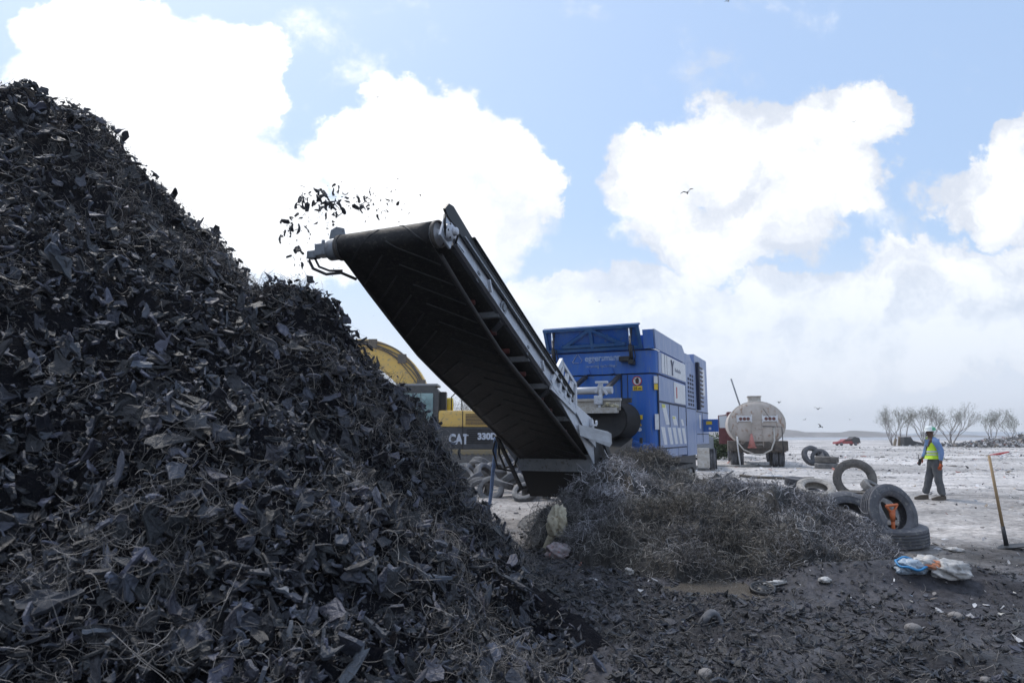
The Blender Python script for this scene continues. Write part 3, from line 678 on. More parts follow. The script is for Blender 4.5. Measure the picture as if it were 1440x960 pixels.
b_ = MB(); b_.box((.905, 9.0, 2.78), (.012, .11, .16), Matrix.Rotation(R(-35), 3, 'Z')); b_.box((.905, 9.0, 1.85), (.012, .11, .34), Matrix.Rotation(R(-35), 3, 'Z')); b_.build_each('white_plate', whitep, sh)
# middle section with vent holes
b_ = MB(); b_.prism([(12.44, 1.02), (13.86, 1.02), (13.86, 3.60), (13.45, 3.62), (12.44, 3.46)], 'x', -1.55, .93); mid = b_.build('engine_section', blue_sheen, sh)
b_ = MB()
for i in range(3):
    for j in range(8):
        b_.rng(.931, .937, 12.75+i*.33, 12.95+i*.33, 2.36+j*.115, 2.43+j*.115) if j < 7 or i else None
b_.rng(.931, .934, 12.5, 13.84, 2.27, 2.30)
b_.build('vent_holes', seam, mid)
# rear section with louvres
b_ = MB(); b_.rng(-1.5, .93, 13.9, 16.1, 1.30, 3.88, .02); rear = b_.build('rear_section', blue_sheen, sh)
b_ = MB(); b_.rng(.90, 1.02, 14.05, 14.28, 2.28, 3.66, .02); b_.build('louvre_frame', seam, rear)
b_ = MB()
for j in range(10): b_.box((.96, 14.62, 2.42+j*.125), (.10, .52, .05), Matrix.Rotation(R(28), 3, 'Y'))
b_.build('louvre', black, rear)
b_ = MB(); b_.rng(.932, .94, 15.1, 15.6, 2.75, 3.55); b_.build('white_plate', whitep, rear)
b_ = MB(); b_.rng(.932, .937, 13.95, 16.08, 2.22, 2.25); b_.rng(.932, .937, 14.95, 14.98, 1.35, 2.22); b_.rng(.932, .937, 13.95, 16.08, 1.58, 1.60); b_.build('door_gap', seam, rear)
b_ = MB(); b_.rng(.932, .938, 14.4, 14.62, 1.75, 2.15); b_.build('white_plate', whitep, rear)
b_ = MB(); b_.rng(.94, 1.38, 15.0, 15.05, 1.66, 2.03, .006); hd = b_.build('open_hatch', blue, sh)
b_ = MB(); b_.rng(1.03, 1.2, 14.99, 14.999, 1.87, 1.97); b_.build('warning_plate', yellow, hd)
b_ = MB(); b_.rng(1.10, 1.17, 14.99, 14.999, 1.72, 1.79); b_.build('white_plate', whitep, hd)
# chassis, crawler tracks
b_ = MB(); b_.rng(-1.2, .55, 9.3, 15.8, .55, 1.02); b_.build('chassis', dsteel, sh)
def track(x0, x1, y0, y1, h, par, m_out, m_in, name='crawler_track'):
    r_ = h/2; pts = []
    for k in range(13): a_ = math.pi/2+math.pi*k/12; pts.append((y0+r_+r_*math.cos(a_), r_+r_*math.sin(a_)))
    for k in range(13): a_ = -math.pi/2+math.pi*k/12; pts.append((y1-r_+r_*math.cos(a_), r_+r_*math.sin(a_)))
    b_ = MB(); inn = [((p[0]-(y0+y1)/2)*(1-.16/(y1-y0))+(y0+y1)/2, (p[1]-r_)*(1-.09/r_)+r_) for p in pts]; n = len(pts)
    vs = [(x, p[0], p[1]) for x in (x0, x1) for p in pts]+[(x, p[0], p[1]) for x in (x0, x1) for p in inn]
    fs = []
    for k in range(n):
        k2 = (k+1) % n; fs += [(k, k2, n+k2, n+k), (2*n+k, 3*n+k, 3*n+k2, 2*n+k2), (k, 2*n+k, 2*n+k2, k2), (n+k, n+k2, 3*n+k2, 3*n+k)]
    b_.add(vs, fs)
    per = [0]; 
    for k in range(n): per.append(per[-1]+math.dist(pts[k], pts[(k+1) % n]))
    q = 0
    while q < per[-1]:
        k = max(i for i in range(n) if per[i] <= q); f_ = (q-per[k])/(per[k+1]-per[k]); a_, c_ = pts[k], pts[(k+1) % n]
        p = (a_[0]+(c_[0]-a_[0])*f_, a_[1]+(c_[1]-a_[1])*f_); an = math.atan2(c_[1]-a_[1], c_[0]-a_[0])
        b_.box(((x0+x1)/2, p[0], p[1]), (x1-x0, .05, .05), Matrix.Rotation(an, 3, 'X')); q += .19
    t_ = b_.build(name, m_out, par)
    b_ = MB(); b_.rng(x0+.06, x1-.06, y0+.32, y1-.32, .14, h-.16, .03)
    for k in range(int((y1-y0)/.42)): b_.lathe([(0, x0+.04), (.12, x0+.04), (.12, x1-.04), (0, x1-.04)], 14, 'x', (0, y0+.4+k*.42, .20))
    for yy in (y0+r_, y1-r_): b_.lathe([(0, x0+.05), (r_*.7, x0+.05), (r_*.7, x1-.05), (0, x1-.05)], 18, 'x', (0, yy, r_))
    b_.build('track_frame', m_in, t_)
track(.48, .95, 9.25, 13.35, .80, sh, dsteel, mat('dusty_frame', (.32,.31,.30), (.42,.41,.39), .8, scale=8))
track(-1.55, -1.08, 9.25, 13.35, .80, sh, dsteel, MATS['dusty_frame'])

# ---------------- discharge conveyor (parts of the same machine)
def cb(p, q, a_, h_): return None
b_ = MB()
for sgn in (1, -1):
    x_ = .72*sgn
    b_.prism([(.22, 3.61), (.10, 3.68), (.20, 3.80), (3.9, 2.07), (4.04, 2.05), (4.94, 1.80), (5.28, 1.25), (5.16, .97), (4.5, 1.42), (3.3, 2.13)], 'x', x_-.006, x_+.006)      # side plate
    b_.beam((x_+.02*sgn, .2, 3.605), (x_+.02*sgn, 3.3, 2.125), .05, .012)
    b_.beam((x_+.03*sgn, .35, 3.735), (x_+.03*sgn, 3.9, 2.075), .06, .010)
frame = b_.build('conveyor_frame', galv, sh)
b_ = MB()
for sgn in (1, -1):
    for s_ in (.75, 2.2, 3.1):
        b_.box((.733*sgn, s_, 3.66-SL*s_+.07), (.010, .06, .13), Matrix.Rotation(-math.atan(SL), 3, 'X'))
        for dz in (-.03, .03): b_.lathe([(0, .737*sgn), (.012, .737*sgn), (.012, .746*sgn)], 8, 'x', (0, s_, 3.73-SL*s_+dz))
b_.build_each('joint_plate', gpaint, frame)
b_ = MB()
for sgn in (1, -1): b_.lathe([(.05, 0), (.085, 0), (.085, .02), (.05, .02)], 22, 'x', (.728*sgn, 1.42, 3.12), False, True); b_.lathe([(0, 0), (.04, 0), (.04, .03), (0, .03)], 18, 'x', (.728*sgn, 1.42, 3.12), False)
b_.build_each('bearing_cap', gpaint, frame)
# lower angle iron and cross bars
b_ = MB()
for sgn in (1, -1):
    b_.beam((.69*sgn, .2, 3.625), (.69*sgn, 4.6, 1.50), .05, .05)
for s_ in (1.40, 2.35, 3.02, 3.95): b_.rng(-.7, .7, s_-.05, s_+.05, 3.70-SL*s_-.03, 3.70-SL*s_+.04)
for s_ in (1.45, 3.05): b_.beam((.66, s_+.1, 3.66-SL*s_), (.1, s_+.55, 3.66-SL*(s_+.5)), .05, .05)
b_.build('cross_bar', gpaint, frame)
b_ = MB()
for sgn in (1, -1): s0 = -.02 if sgn > 0 else .30; b_.prism([(s0, 3.86-.44*s0), (s0-.06, 3.92-.44*s0), (s0+.02, 4.0-.44*s0), (s0+.12, 4.0-.44*s0), (.62, 3.73), (3.9, 2.16), (3.9, 2.06)], 'x', .737*sgn, .765*sgn)
sk = b_.build('rubber_skirt', black, frame)
b_ = MB()
for sgn in (1, -1): b_.beam((.775*sgn, .55, 3.78), (.775*sgn, 3.9, 2.18), .035, .012); b_.beam((.768*sgn, .62, 3.745), (.768*sgn, 3.9, 2.16), .012, .05)
b_.build('skirt_rail', dsteel, sk)
for s_ in (.95, 2.6):
    m_ = MB(); m_.box((.785, s_, 3.76-SL*s_-.01), (.04, .03, .15), Matrix.Rotation(R(25), 3, 'X')); m_.build('skirt_clamp', galv, sk)
# belt loop
def loop_pts(off=0):
    r_ = .135+off; a0 = math.atan(SL); pts = []
    nrm = (math.sin(a0), math.cos(a0))                       # unit normal (y, z) to the slope, pointing up
    c0 = (.0, 3.685); c1 = (5.35, 3.685-SL*5.35)
    for k in range(15):
        an = -math.pi*k/14; # from up normal round the head (towards -y) to the down side
        ca_, sa_ = math.cos(-an), math.sin(-an)
        y_ = nrm[0]*ca_-nrm[1]*sa_; z_ = nrm[1]*ca_+nrm[0]*sa_
        pts.append((c0[0]+r_*y_, c0[1]+r_*z_))
    for k in range(1, 20):
        f_ = k/20; pts.append((c0[0]-r_*nrm[0]+(c1[0]-c0[0])*f_, c0[1]-r_*nrm[1]+(c1[1]-c0[1])*f_-.15*math.exp(-((f_*5.35-1.7)/1.1)**2)-.05*math.exp(-((f_*5.35-3.4)/.8)**2)))
    for k in range(9):
        an = math.pi+math.pi*k/8; ca_, sa_ = math.cos(an), math.sin(an)
        pts.append((c1[0]+r_*(nrm[0]*ca_-nrm[1]*sa_), c1[1]+r_*(nrm[1]*ca_+nrm[0]*sa_)))
    for k in range(1, 20):
        f_ = 1-k/20; pts.append((c0[0]+r_*nrm[0]+(c1[0]-c0[0])*f_, c0[1]+r_*nrm[1]+(c1[1]-c0[1])*f_))
    return pts
po, pi_ = loop_pts(.012), loop_pts(0); n = len(po)
xs = np.linspace(-.60, .60, 9); vs = []; fs = []
for i, x_ in enumerate(xs):
    for p in po: vs.append((x_, p[0], p[1]))
for p in pi_: vs.append((-.60, p[0], p[1]))
for p in pi_: vs.append((.60, p[0], p[1]))
for i in range(8):
    for k in range(n): k2 = (k+1) % n; fs.append((i*n+k, i*n+k2, (i+1)*n+k2, (i+1)*n+k))
A_, B_ = 9*n, 10*n
for k in range(n):
    k2 = (k+1) % n; fs += [(k, A_+k, A_+k2, k2), (8*n+k, 8*n+k2, B_+k2, B_+k), (A_+k, B_+k, B_+k2, A_+k2)]
b_ = MB(); b_.add(vs, fs, True); belt = b_.build('belt', blackr, sh)
# moulded chevron cleats on the belt
cum = [0]
for k in range(n): cum.append(cum[-1]+math.dist(po[k], po[(k+1) % n]))
def onbelt(q, out=.004):
    q %= cum[-1]; k = int(np.searchsorted(cum, q, 'right'))-1; k = min(k, n-1); f_ = (q-cum[k])/(cum[k+1]-cum[k]); a_, c_ = po[k], po[(k+1) % n]
    ty, tz = (c_[0]-a_[0]), (c_[1]-a_[1]); l_ = math.hypot(ty, tz)
    return (a_[0]+(c_[0]-a_[0])*f_ - 0*tz, a_[1]+(c_[1]-a_[1])*f_)
b_ = MB(); q = 0
while q < cum[-1]-.3:
    for sgn in (1, -1):
        pts = []
        for t in np.linspace(0, 1, 6):
            y_, z_ = onbelt(q+.42*t+(0 if sgn > 0 else .17)); pts.append((sgn*(.06+.50*t)*1.0, y_, z_))
        b_.tube(pts, .012, 5)
    q += .34
b_.build('belt_cleats', mat('cleat_rubber', (.022,.022,.025), (.035,.035,.038), .6, scale=9, bump=.3), belt)
b_ = MB()
for sgn in (1, -1): b_.tube([(.595*sgn, .12, zu(.12)-.005), (.595*sgn, .5, zu(.5)-.06), (.595*sgn, 1.0, zu(1.0)-.115), (.595*sgn, 1.6, zu(1.6)-.165), (.595*sgn, 2.2, zu(2.2)-.14), (.595*sgn, 3.0, zu(3.0)-.08), (.595*sgn, 3.8, zu(3.8)-.05), (.595*sgn, 5.0, zu(5.0)-.01)], .030, 8)
b_.build('belt_edge', mat('worn_edge_rubber', (.05,.045,.045), (.03,.03,.033), .7, scale=12), belt)
# head drum, motor, bearing
b_ = MB(); b_.lathe([(0, -.66), (.05, -.66), (.05, -.63), (.134, -.63), (.134, .63), (.05, .63), (.05, .80), (0, .80)], 32, 'x', (0, 0, 3.685)); drum = b_.build('head_drum', galv, sh)
b_ = MB(); b_.lathe([(.136, .615), (.150, .615), (.150, .66), (.136, .66)], 32, 'x', (0, 0, 3.685), True, True); b_.lathe([(.136, -.66), (.150, -.66), (.150, -.615), (.136, -.615)], 32, 'x', (0, 0, 3.685), True, True); b_.build_each('drum_rim', mat('worn_rim', (.10,.085,.075), (.05,.05,.05), .6, scale=20), drum)
b_ = MB(); b_.box((.735, .02, 3.695), (.03, .24, .26), Matrix.Rotation(R(-25.6), 3, 'X'), .01); b_.lathe([(0, .75), (.10, .75), (.10, .80), (.06, .83), (0, .83)], 8, 'x', (0, .0, 3.69)); b_.lathe([(0, .83), (.05, .83), (.04, .87), (0, .87)], 14, 'x', (0, .0, 3.69))
b_.beam((.755, .12, 3.66), (.755, .36, 3.57), .03, .03); b_.build('bearing_housing', galv, drum)
b_ = MB(); b_.tube([(.765, -.08, 3.86), (.79, -.13, 3.76), (.77, -.06, 3.63)], .016, 6); b_.tube([(.775, .10, 3.80), (.80, .16, 3.72), (.77, .14, 3.60)], .012, 6)
for k in range(6): a_ = k*1.05; b_.lathe([(0, .80), (.013, .80), (.013, .815), (0, .815)], 6, 'x', (0, .08*math.cos(a_), 3.69+.08*math.sin(a_)))
b_.build_each('grease_line', black, drum)
b_ = MB(); b_.lathe([(0, -.68), (.11, -.68), (.12, -.70), (.12, -.80), (.09, -.82), (0, -.82)], 20, 'x', (0, 0, 3.67)); b_.rng(-.98, -.80, -.075, .075, 3.61, 3.75, .015); b_.rng(-1.12, -.98, -.045, .045, 3.60, 3.69, .012)
b_.tube([(-.9, -.02, 3.74), (-.9, -.02, 3.80)], .02, 8); mo = b_.build('hydraulic_motor', gpaint, sh)
b_ = MB(); b_.tube([(-1.1, -.02, 3.58), (-1.05, .0, 3.48), (-.9, .05, 3.41), (-.72, .1, 3.42), (-.66, .3, 3.38)], .018, 7); b_.tube([(-1.03, .0, 3.60), (-.98, .02, 3.50), (-.86, .06, 3.45), (-.72, .12, 3.45)], .014, 7)
b_.build('hydraulic_hose', black, mo)
b_ = MB(); b_.prism([(-.80, 3.80), (-.78, 3.90), (-.70, 3.93), (-.60, 3.90), (-.58, 3.82)], 'y', -.04, -.02); b_.build('motor_guard', gpaint, mo)
# red carrying rollers inside
for s_ in (1.1, 1.7, 2.1, 2.65, 3.3, 3.65, 4.3):
    b_ = MB(); b_.lathe([(0, -.50), (.035, -.50), (.035, .50), (0, .50)], 12, 'x', (0, s_, 3.675-SL*s_)); b_.build('roller', redidl, frame)
# guard with openings on the right lower side (and mirrored on the left)
for sgn in (1, -1):
    x_ = .745*sgn; b_ = MB()
    b_.beam((x_, 3.44, 2.64), (x_, 4.06, 2.33), .05, .05); b_.beam((x_, 3.00, 2.30), (x_, 3.46, 2.66), .05, .09); b_.beam((x_, 4.04, 2.35), (x_, 4.04, 1.98), .05, .06, (0, 1, 0))
    b_.beam((x_, 3.0, 2.26), (x_, 4.04, 1.94), .03, .12)
    for s_ in (3.42, 3.63, 3.84): b_.beam((x_+.001, s_-.10, 2.18-.35*(s_-3.42)), (x_+.001, s_+.06, 2.58-.5*(s_-3.42)), .045, .075, (0, 1, 0))
    b_.prism([(3.9, 2.0), (4.06, 2.03), (4.92, 1.80), (5.02, 1.35), (4.6, 1.5), (4.3, 1.75)], 'x', x_+.004, x_+.016)
    b_.build('side_guard', galv, frame)
b_ = MB(); b_.box((.785, 4.72, 1.66), (.03, .03, .34)); b_.box((.80, 4.78, 1.72), (.05, .24, .03)); b_.lathe([(.02, -.01), (.04, -.01), (.04, .01), (.02, .01)], 12, 'x', (.81, 4.92, 1.76), True, True); b_.build('latch', galv, frame)
# tail box and cross plate
b_ = MB(); b_.rng(-.62, .72, 4.93, 4.96, .97, 1.205); b_.rng(-.62, .72, 4.90, 4.97, 1.205, 1.23); b_.rng(-.62, .72, 4.90, 4.97, .945, .97); b_.build('tail_plate', gpaint, sh)
b_ = MB()
b_.add([(-.62, 4.98, 1.0), (.72, 4.98, 1.0), (.62, 5.1, .50), (-.48, 5.1, .50), (-.62, 7.6, 1.5), (.72, 7.6, 1.5), (.62, 7.4, .50), (-.48, 7.4, .50)], [(0,1,2,3),(4,7,6,5),(0,4,5,1),(1,5,6,2),(2,6,7,3),(3,7,4,0)])
b_.build('tail_hopper', black, sh)
b_ = MB()
b_.prism([(5.0, 1.55), (5.4, 1.45), (6.25, .95), (6.3, .55), (5.5, .55), (5.05, 1.0)], 'x', .715, .735)
b_.beam((.80, 5.35, 1.45), (.84, 6.35, .40), .05, .12); b_.beam((.80, 5.18, 1.2), (.84, 5.95, .38), .04, .07); b_.beam((-.70, 4.2, 1.55), (-.64, 5.1, .62), .05, .05)
b_.build_each('tail_strut', dsteel, sh)
b_ = MB(); b_.add([(.76, 4.15, 1.72), (.78, 4.15, 1.55), (1.02, 4.95, 1.36), (1.04, 5.02, 1.42), (1.03, 5.03, 1.58), (.98, 4.98, 1.62)], [(0, 1, 2, 3, 4, 5)]); b_.add([(.75, 4.16, 1.72), (.77, 4.16, 1.55), (1.01, 4.97, 1.36), (1.03, 5.04, 1.42), (1.02, 5.05, 1.58), (.97, 5.0, 1.62)], [(5, 4, 3, 2, 1, 0)]); b_.add([(.76, 4.15, 1.72), (.98, 4.98, 1.62), (.97, 5.0, 1.62), (.75, 4.16, 1.72)], [(0, 1, 2, 3)])
b_.build('deflector_plate', cream if False else mat('light_grey_plate', (.42,.43,.45), (.34,.34,.35), .6, scale=6), sh)
b_ = MB(); b_.tube([(-.74, 4.4, 1.55), (-.80, 4.5, 1.25), (-.78, 4.7, 1.0), (-.70, 4.9, 1.02), (-.66, 5.0, 1.2)], .02, 7); b_.tube([(-.74, 4.3, 1.6), (-.84, 4.35, 1.3), (-.82, 4.5, 1.0), (-.70, 4.8, .94)], .016, 7); b_.build('hydraulic_hose', black, sh)

# ---------------- overband magnet
b_ = MB(); prof = []
x0, x1, zc, r_ = -.75, .32, 1.86, .40
for k in range(13): a_ = -math.pi/2+math.pi*k/12; prof.append((x1+r_*math.cos(a_), zc+r_*math.sin(a_)))
for k in range(13): a_ = math.pi/2+math.pi*k/12; prof.append((x0+r_*.6*math.cos(a_), zc+r_*math.sin(a_)))
n = len(prof); vs = [(p[0], y_, p[1]) for y_ in (7.2, 8.3) for p in prof]
b_.add(vs, [(k, (k+1) % n, n+(k+1) % n, n+k) for k in range(n)], True)
mg = b_.build('magnet_belt', mat('smooth_black_rubber', (.008,.008,.010), (.013,.013,.016), .75, scale=5, spec=.15), sh)
b_ = MB(); ins = [((p[0]-.05)*.97+.05*.97, (p[1]-zc)*.92+zc) for p in prof]; b_.prism(ins, 'y', 7.24, 8.26); b_.build('magnet_block', mat('magnet_steel', (.016,.017,.02), (.03,.03,.033), .7, scale=6), mg)
b_ = MB(); b_.rng(-.9, .62, 7.10, 7.19, 2.235, 2.285); b_.rng(-.9, .60, 7.14, 7.18, 2.05, 2.235); b_.rng(-.9, .56, 7.06, 7.19, 1.995, 2.045); b_.rng(-.9, .56, 7.02, 7.05, 1.99, 2.10)
mf = b_.build('magnet_frame', cream, sh)
b_ = MB(); b_.tube([(-.8, 7.3, 2.46), (.40, 7.3, 2.46)], .075, 16); b_.build('crossbeam', mat('pale_grey_pipe', (.50,.52,.56), (.42,.44,.48), .45, scale=5), mf)
b_ = MB(); b_.beam((.20, 7.08, 2.10), (.24, 7.08, 2.62), .05, .09, (0, 1, 0)); b_.beam((.22, 7.06, 2.58), (.12, 7.06, 2.40), .04, .05, (0, 1, 0)); b_.beam((.22, 7.06, 2.58), (.36, 7.06, 2.36), .04, .04, (0, 1, 0)); b_.rng(.12, .38, 7.03, 7.1, 2.58, 2.63, .01)
b_.rng(.10, .26, 7.0, 7.1, 2.16, 2.34, .02); b_.build('clamp', galv, mf)
b_ = MB()
for k in range(9):
    b_.box((.28+.035*k+random.uniform(-.01, .01), 7.08, 2.12+random.uniform(-.02, .05)), (random.uniform(.04, .09), .05, random.uniform(.03, .07)), Euler((random.random(), random.random(), random.random())).to_matrix(), .006)
b_.build('adjuster', mat('pale_yellow_parts', (.50,.46,.30), (.35,.33,.30), .6, scale=14), mf)
b_ = MB(); b_.beam((-.9, 8.4, 2.3), (.5, 8.4, 2.3), .1, .1); b_.beam((.1, 7.4, 2.35), (.1, 8.95, 2.9), .08, .08); b_.beam((-.7, 7.4, 2.35), (-.7, 8.95, 2.9), .08, .08)
for x_, y_, s_ in ((.45, 7.9, .12), (.25, 8.2, -.1), (.62, 8.4, .05)): b_.beam((x_, y_, .3), (x_+s_, y_+.1, 1.5), .06, .06)
b_.build_each('support_frame', dsteel, sh)
b_ = MB(); b_.box((.62, 8.6, 1.30), (.36, .3, .20), Euler((.1, .25, .2)).to_matrix(), .02); b_.build('blue_cover', blue, sh)
# ------------------------------------------------------------------ excavator
ye = mat('excavator_yellow', (.74,.48,.12), (.66,.44,.15), .45, scale=3, bump=.05, c3=(.40,.30,.17))
dg = mat('charcoal_panel', (.045,.048,.055), (.07,.072,.078), .5, scale=4)
glass = mat('cab_glass', (.36,.50,.50), (.20,.30,.30), .12, scale=1.2, spec=.6)  # base colour brightened to paint in the window's reflection
ex = empty('excavator', (0, 24, 0), 0, 'yellow tracked excavator with charcoal engine panels behind the black heap', 'excavator')
def X(u): return (u-720)/40.0+.0
b_ = MB(); b_.rng(-2.58, 1.3, 0, 2.6, 1.84, 2.42, .10); b_.rng(1.0, 1.7, .1, 2.5, 1.0, 2.3, .15); hood = b_.build('engine_hood', ye, ex)
b_ = MB(); b_.rng(-2.57, 1.28, .03, 2.57, 1.08, 1.84); b_.build('side_panel', dg, ex)
b_ = MB(); b_.rng(-3.2, 1.2, -.03, 2.6, .88, 1.07, .03); b_.build('turntable_frame', mat('dirty_yellow', (.33,.25,.13), (.26,.22,.16), .6, scale=5), ex)
b_ = MB()
for k in range(8): b_.rng(-1.62, -.55, -.02, .02, 1.92+k*.05, 1.945+k*.05)
b_.build('grille', mat('brown_grille', (.10,.07,.05), rough=.7), ex)
b_ = MB()
for k in range(7): b_.rng(-1.58, -.75, .0, .035, 1.28+k*.075, 1.31+k*.075)
b_.build('grille', black, ex)
b_ = MB(); b_.rng(-1.74, -1.71, -.005, .04, 1.08, 2.4); b_.rng(-.40, -.37, -.005, .04, 1.08, 2.4); b_.build('panel_seam', black, ex)
text('lettering', 'CAT', .46, whitev, ex, (-2.20, .022, 1.27), (R(90), 0, 0), .022, .74)
text('lettering', '330D', .30, whitev, ex, (-1.20, -.012, 1.42), (R(90), 0, 0), .016, 1.0)
b_ = MB()
b_.prism([(-4.45, .95), (-2.60, .95), (-2.60, 3.12), (-2.75, 3.28), (-4.0, 3.28), (-4.35, 2.9)], 'y', .08, 1.12)
cabb = b_.build('cab', mat('cab_dark_frame', (.045,.05,.055), (.08,.08,.08), .5, scale=4), ex)
b_ = MB(); b_.prism([(-4.28, 1.25), (-2.78, 1.25), (-2.78, 3.02), (-3.95, 3.02), (-4.2, 2.75)], 'y', .05, .085); b_.build('side_window', glass, cabb)
b_ = MB(); b_.rng(-4.1, -2.62, .05, 1.15, 3.28, 3.36, .03); b_.build('cab_roof', mat('roof_grey', (.25,.26,.27), rough=.6), cabb)
b_ = MB(); b_.rng(-3.45, -3.0, .3, .8, 1.5, 2.3, .08); b_.build('seat', black, cabb)
b_ = MB(); b_.tube([(-4.6, -.15, 2.5), (-4.55, 0, 2.7), (-4.4, .1, 2.9)], .02, 6); b_.box((-3.62, -.06, 2.62), (.30, .06, .26), None, .03); b_.build('mirror', black, ex)
b_ = MB(); b_.lathe([(0, 0), (.19, 0), (.20, .05), (.20, .42), (.17, .5), (0, .5)], 18, 'z', (-2.36, 1.3, 2.42)); b_.build('air_filter', mat('bright_yellow', (.60,.44,.03), (.5,.38,.05), .5), ex)
b_ = MB(); b_.rng(-2.62, -2.36, .5, .9, 2.42, 3.1, .02); b_.tube([(-2.15, .3, 2.42), (-2.15, .3, 2.9), (-2.0, .3, 3.05), (-1.85, .3, 3.0), (-1.78, .3, 2.85), (-1.78, .3, 2.42)], .022, 6); b_.rng(-1.35, -.85, 1.0, 1.6, 2.42, 2.78, .03); b_.build_each('handrail', black, ex)
# boom
bp = [(614, 580), (604, 550), (592, 524), (572, 501), (546, 485), (515, 478), (478, 485), (430, 512), (380, 550)]
_t = np.linspace(0, 8, 33); _k = np.minimum(_t.astype(int), 7); _f = _t-_k; _b = np.array([(630, 610)]+bp+[(330, 600)], float)
_c = .5*((2*_b[_k+1])+(-_b[_k]+_b[_k+2])*_f[:, None]+(2*_b[_k]-5*_b[_k+1]+4*_b[_k+2]-_b[np.minimum(_k+3, 10)])*_f[:, None]**2+(-_b[_k]+3*_b[_k+1]-3*_b[_k+2]+_b[np.minimum(_k+3, 10)])*_f[:, None]**3)
pts = [at(u, v, 25.4) for u, v in _c]; hw = list(np.interp(_t, range(9), [.40, .46, .50, .52, .50, .46, .40, .34, .28])); NB = len(pts)-1
vs = []; 
for i, p in enumerate(pts):
    d_ = (pts[min(i+1, NB)]-pts[max(i-1, 0)]).normalized(); nn = Vector((-d_.z, 0, d_.x))
    if nn.z < 0: nn = -nn
    if i < 4: nn = Vector((1, 0, .25)).normalized()
    for sy in (-.28, .28):
        vs += [(p.x, p.y-24+sy, p.z), (p.x-nn.x*hw[i]*1.9, p.y-24+sy, p.z-nn.z*hw[i]*1.9)]
fs = []
for i in range(NB):
    a_ = i*4; c_ = a_+4; fs += [(a_, a_+1, c_+1, c_), (a_+2, c_+2, c_+3, a_+3), (a_, c_, c_+2, a_+2), (a_+1, a_+3, c_+3, c_+1)]
fs += [(0, 2, 3, 1), (NB*4, NB*4+1, NB*4+3, NB*4+2)]
b_ = MB(); b_.add(vs, fs); boom = b_.build('boom', ye, ex)
b_ = MB()
for off, rr_ in ((.05, .028), (.15, .024), (.23, .020), (.31, .018)):
    q_ = []
    for i in range(3, 27):
        p = pts[i]; d_ = (pts[i+1]-pts[i-1]).normalized(); nn = Vector((-d_.z, 0, d_.x)); nn = nn if nn.z > 0 else -nn
        q_.append(Vector((p.x, p.y-24-.31, p.z))-nn*(off-.03*math.sin(i*.5+off*20)))
    b_.tube(q_, rr_, 6)
for i in (6, 12, 18, 24):
    p = pts[i]; b_.box((p.x-.12, p.y-24-.31, p.z-.12), (.32, .05, .34), None, .01)
b_.build('hydraulic_pipe', mat('dusty_pipe', (.16,.13,.10), (.10,.09,.08), .6, scale=5), boom)
b_ = MB(); b_.prism([(-8.6, 1.9), (-8.1, 2.5), (-9.3, .5), (-9.8, .4)], 'y', 1.2, 1.6); b_.build('stick', ye, ex)
b_ = MB(); b_.prism([(-9.9, .5), (-9.2, .6), (-8.7, .1), (-9.3, -.25), (-10.1, .0)], 'y', .8, 2.0); b_.build('bucket', dsteel, ex)
for y0 in (-.25, 2.1):
    e2 = empty('excavator_undercarriage', (-1.4, y0, -.05), R(90)); e2.parent = ex; bpy.data.objects.remove(e2)
def xtrack(y0):
    r_ = .44; b_ = MB(); pr = []
    for k in range(9): a_ = math.pi/2+math.pi*k/8; pr.append((-3.6+r_*math.cos(a_), .44+r_*math.sin(a_)))
    for k in range(9): a_ = -math.pi/2+math.pi*k/8; pr.append((.9+r_*math.cos(a_), .44+r_*math.sin(a_)))
    b_.prism(pr, 'y', y0, y0+.55); q = -3.6
    while q < .95: b_.rng(q, q+.05, y0-.02, y0+.57, .86, .92); b_.rng(q, q+.05, y0-.02, y0+.57, -.03, .02); q += .2
    t_ = b_.build('crawler_track', mud, ex)
    b_ = MB(); b_.rng(-3.2, .5, y0-.04, y0+.02, .28, .62, .03)
    for xx in (-3.6, .9): b_.lathe([(0, y0-.03), (.30, y0-.03), (.30, y0+.02), (0, y0+.02)], 16, 'y', (xx, 0, .44))
    b_.build('track_frame', MATS['dusty_frame'], t_)
xtrack(-.3); xtrack(2.2)

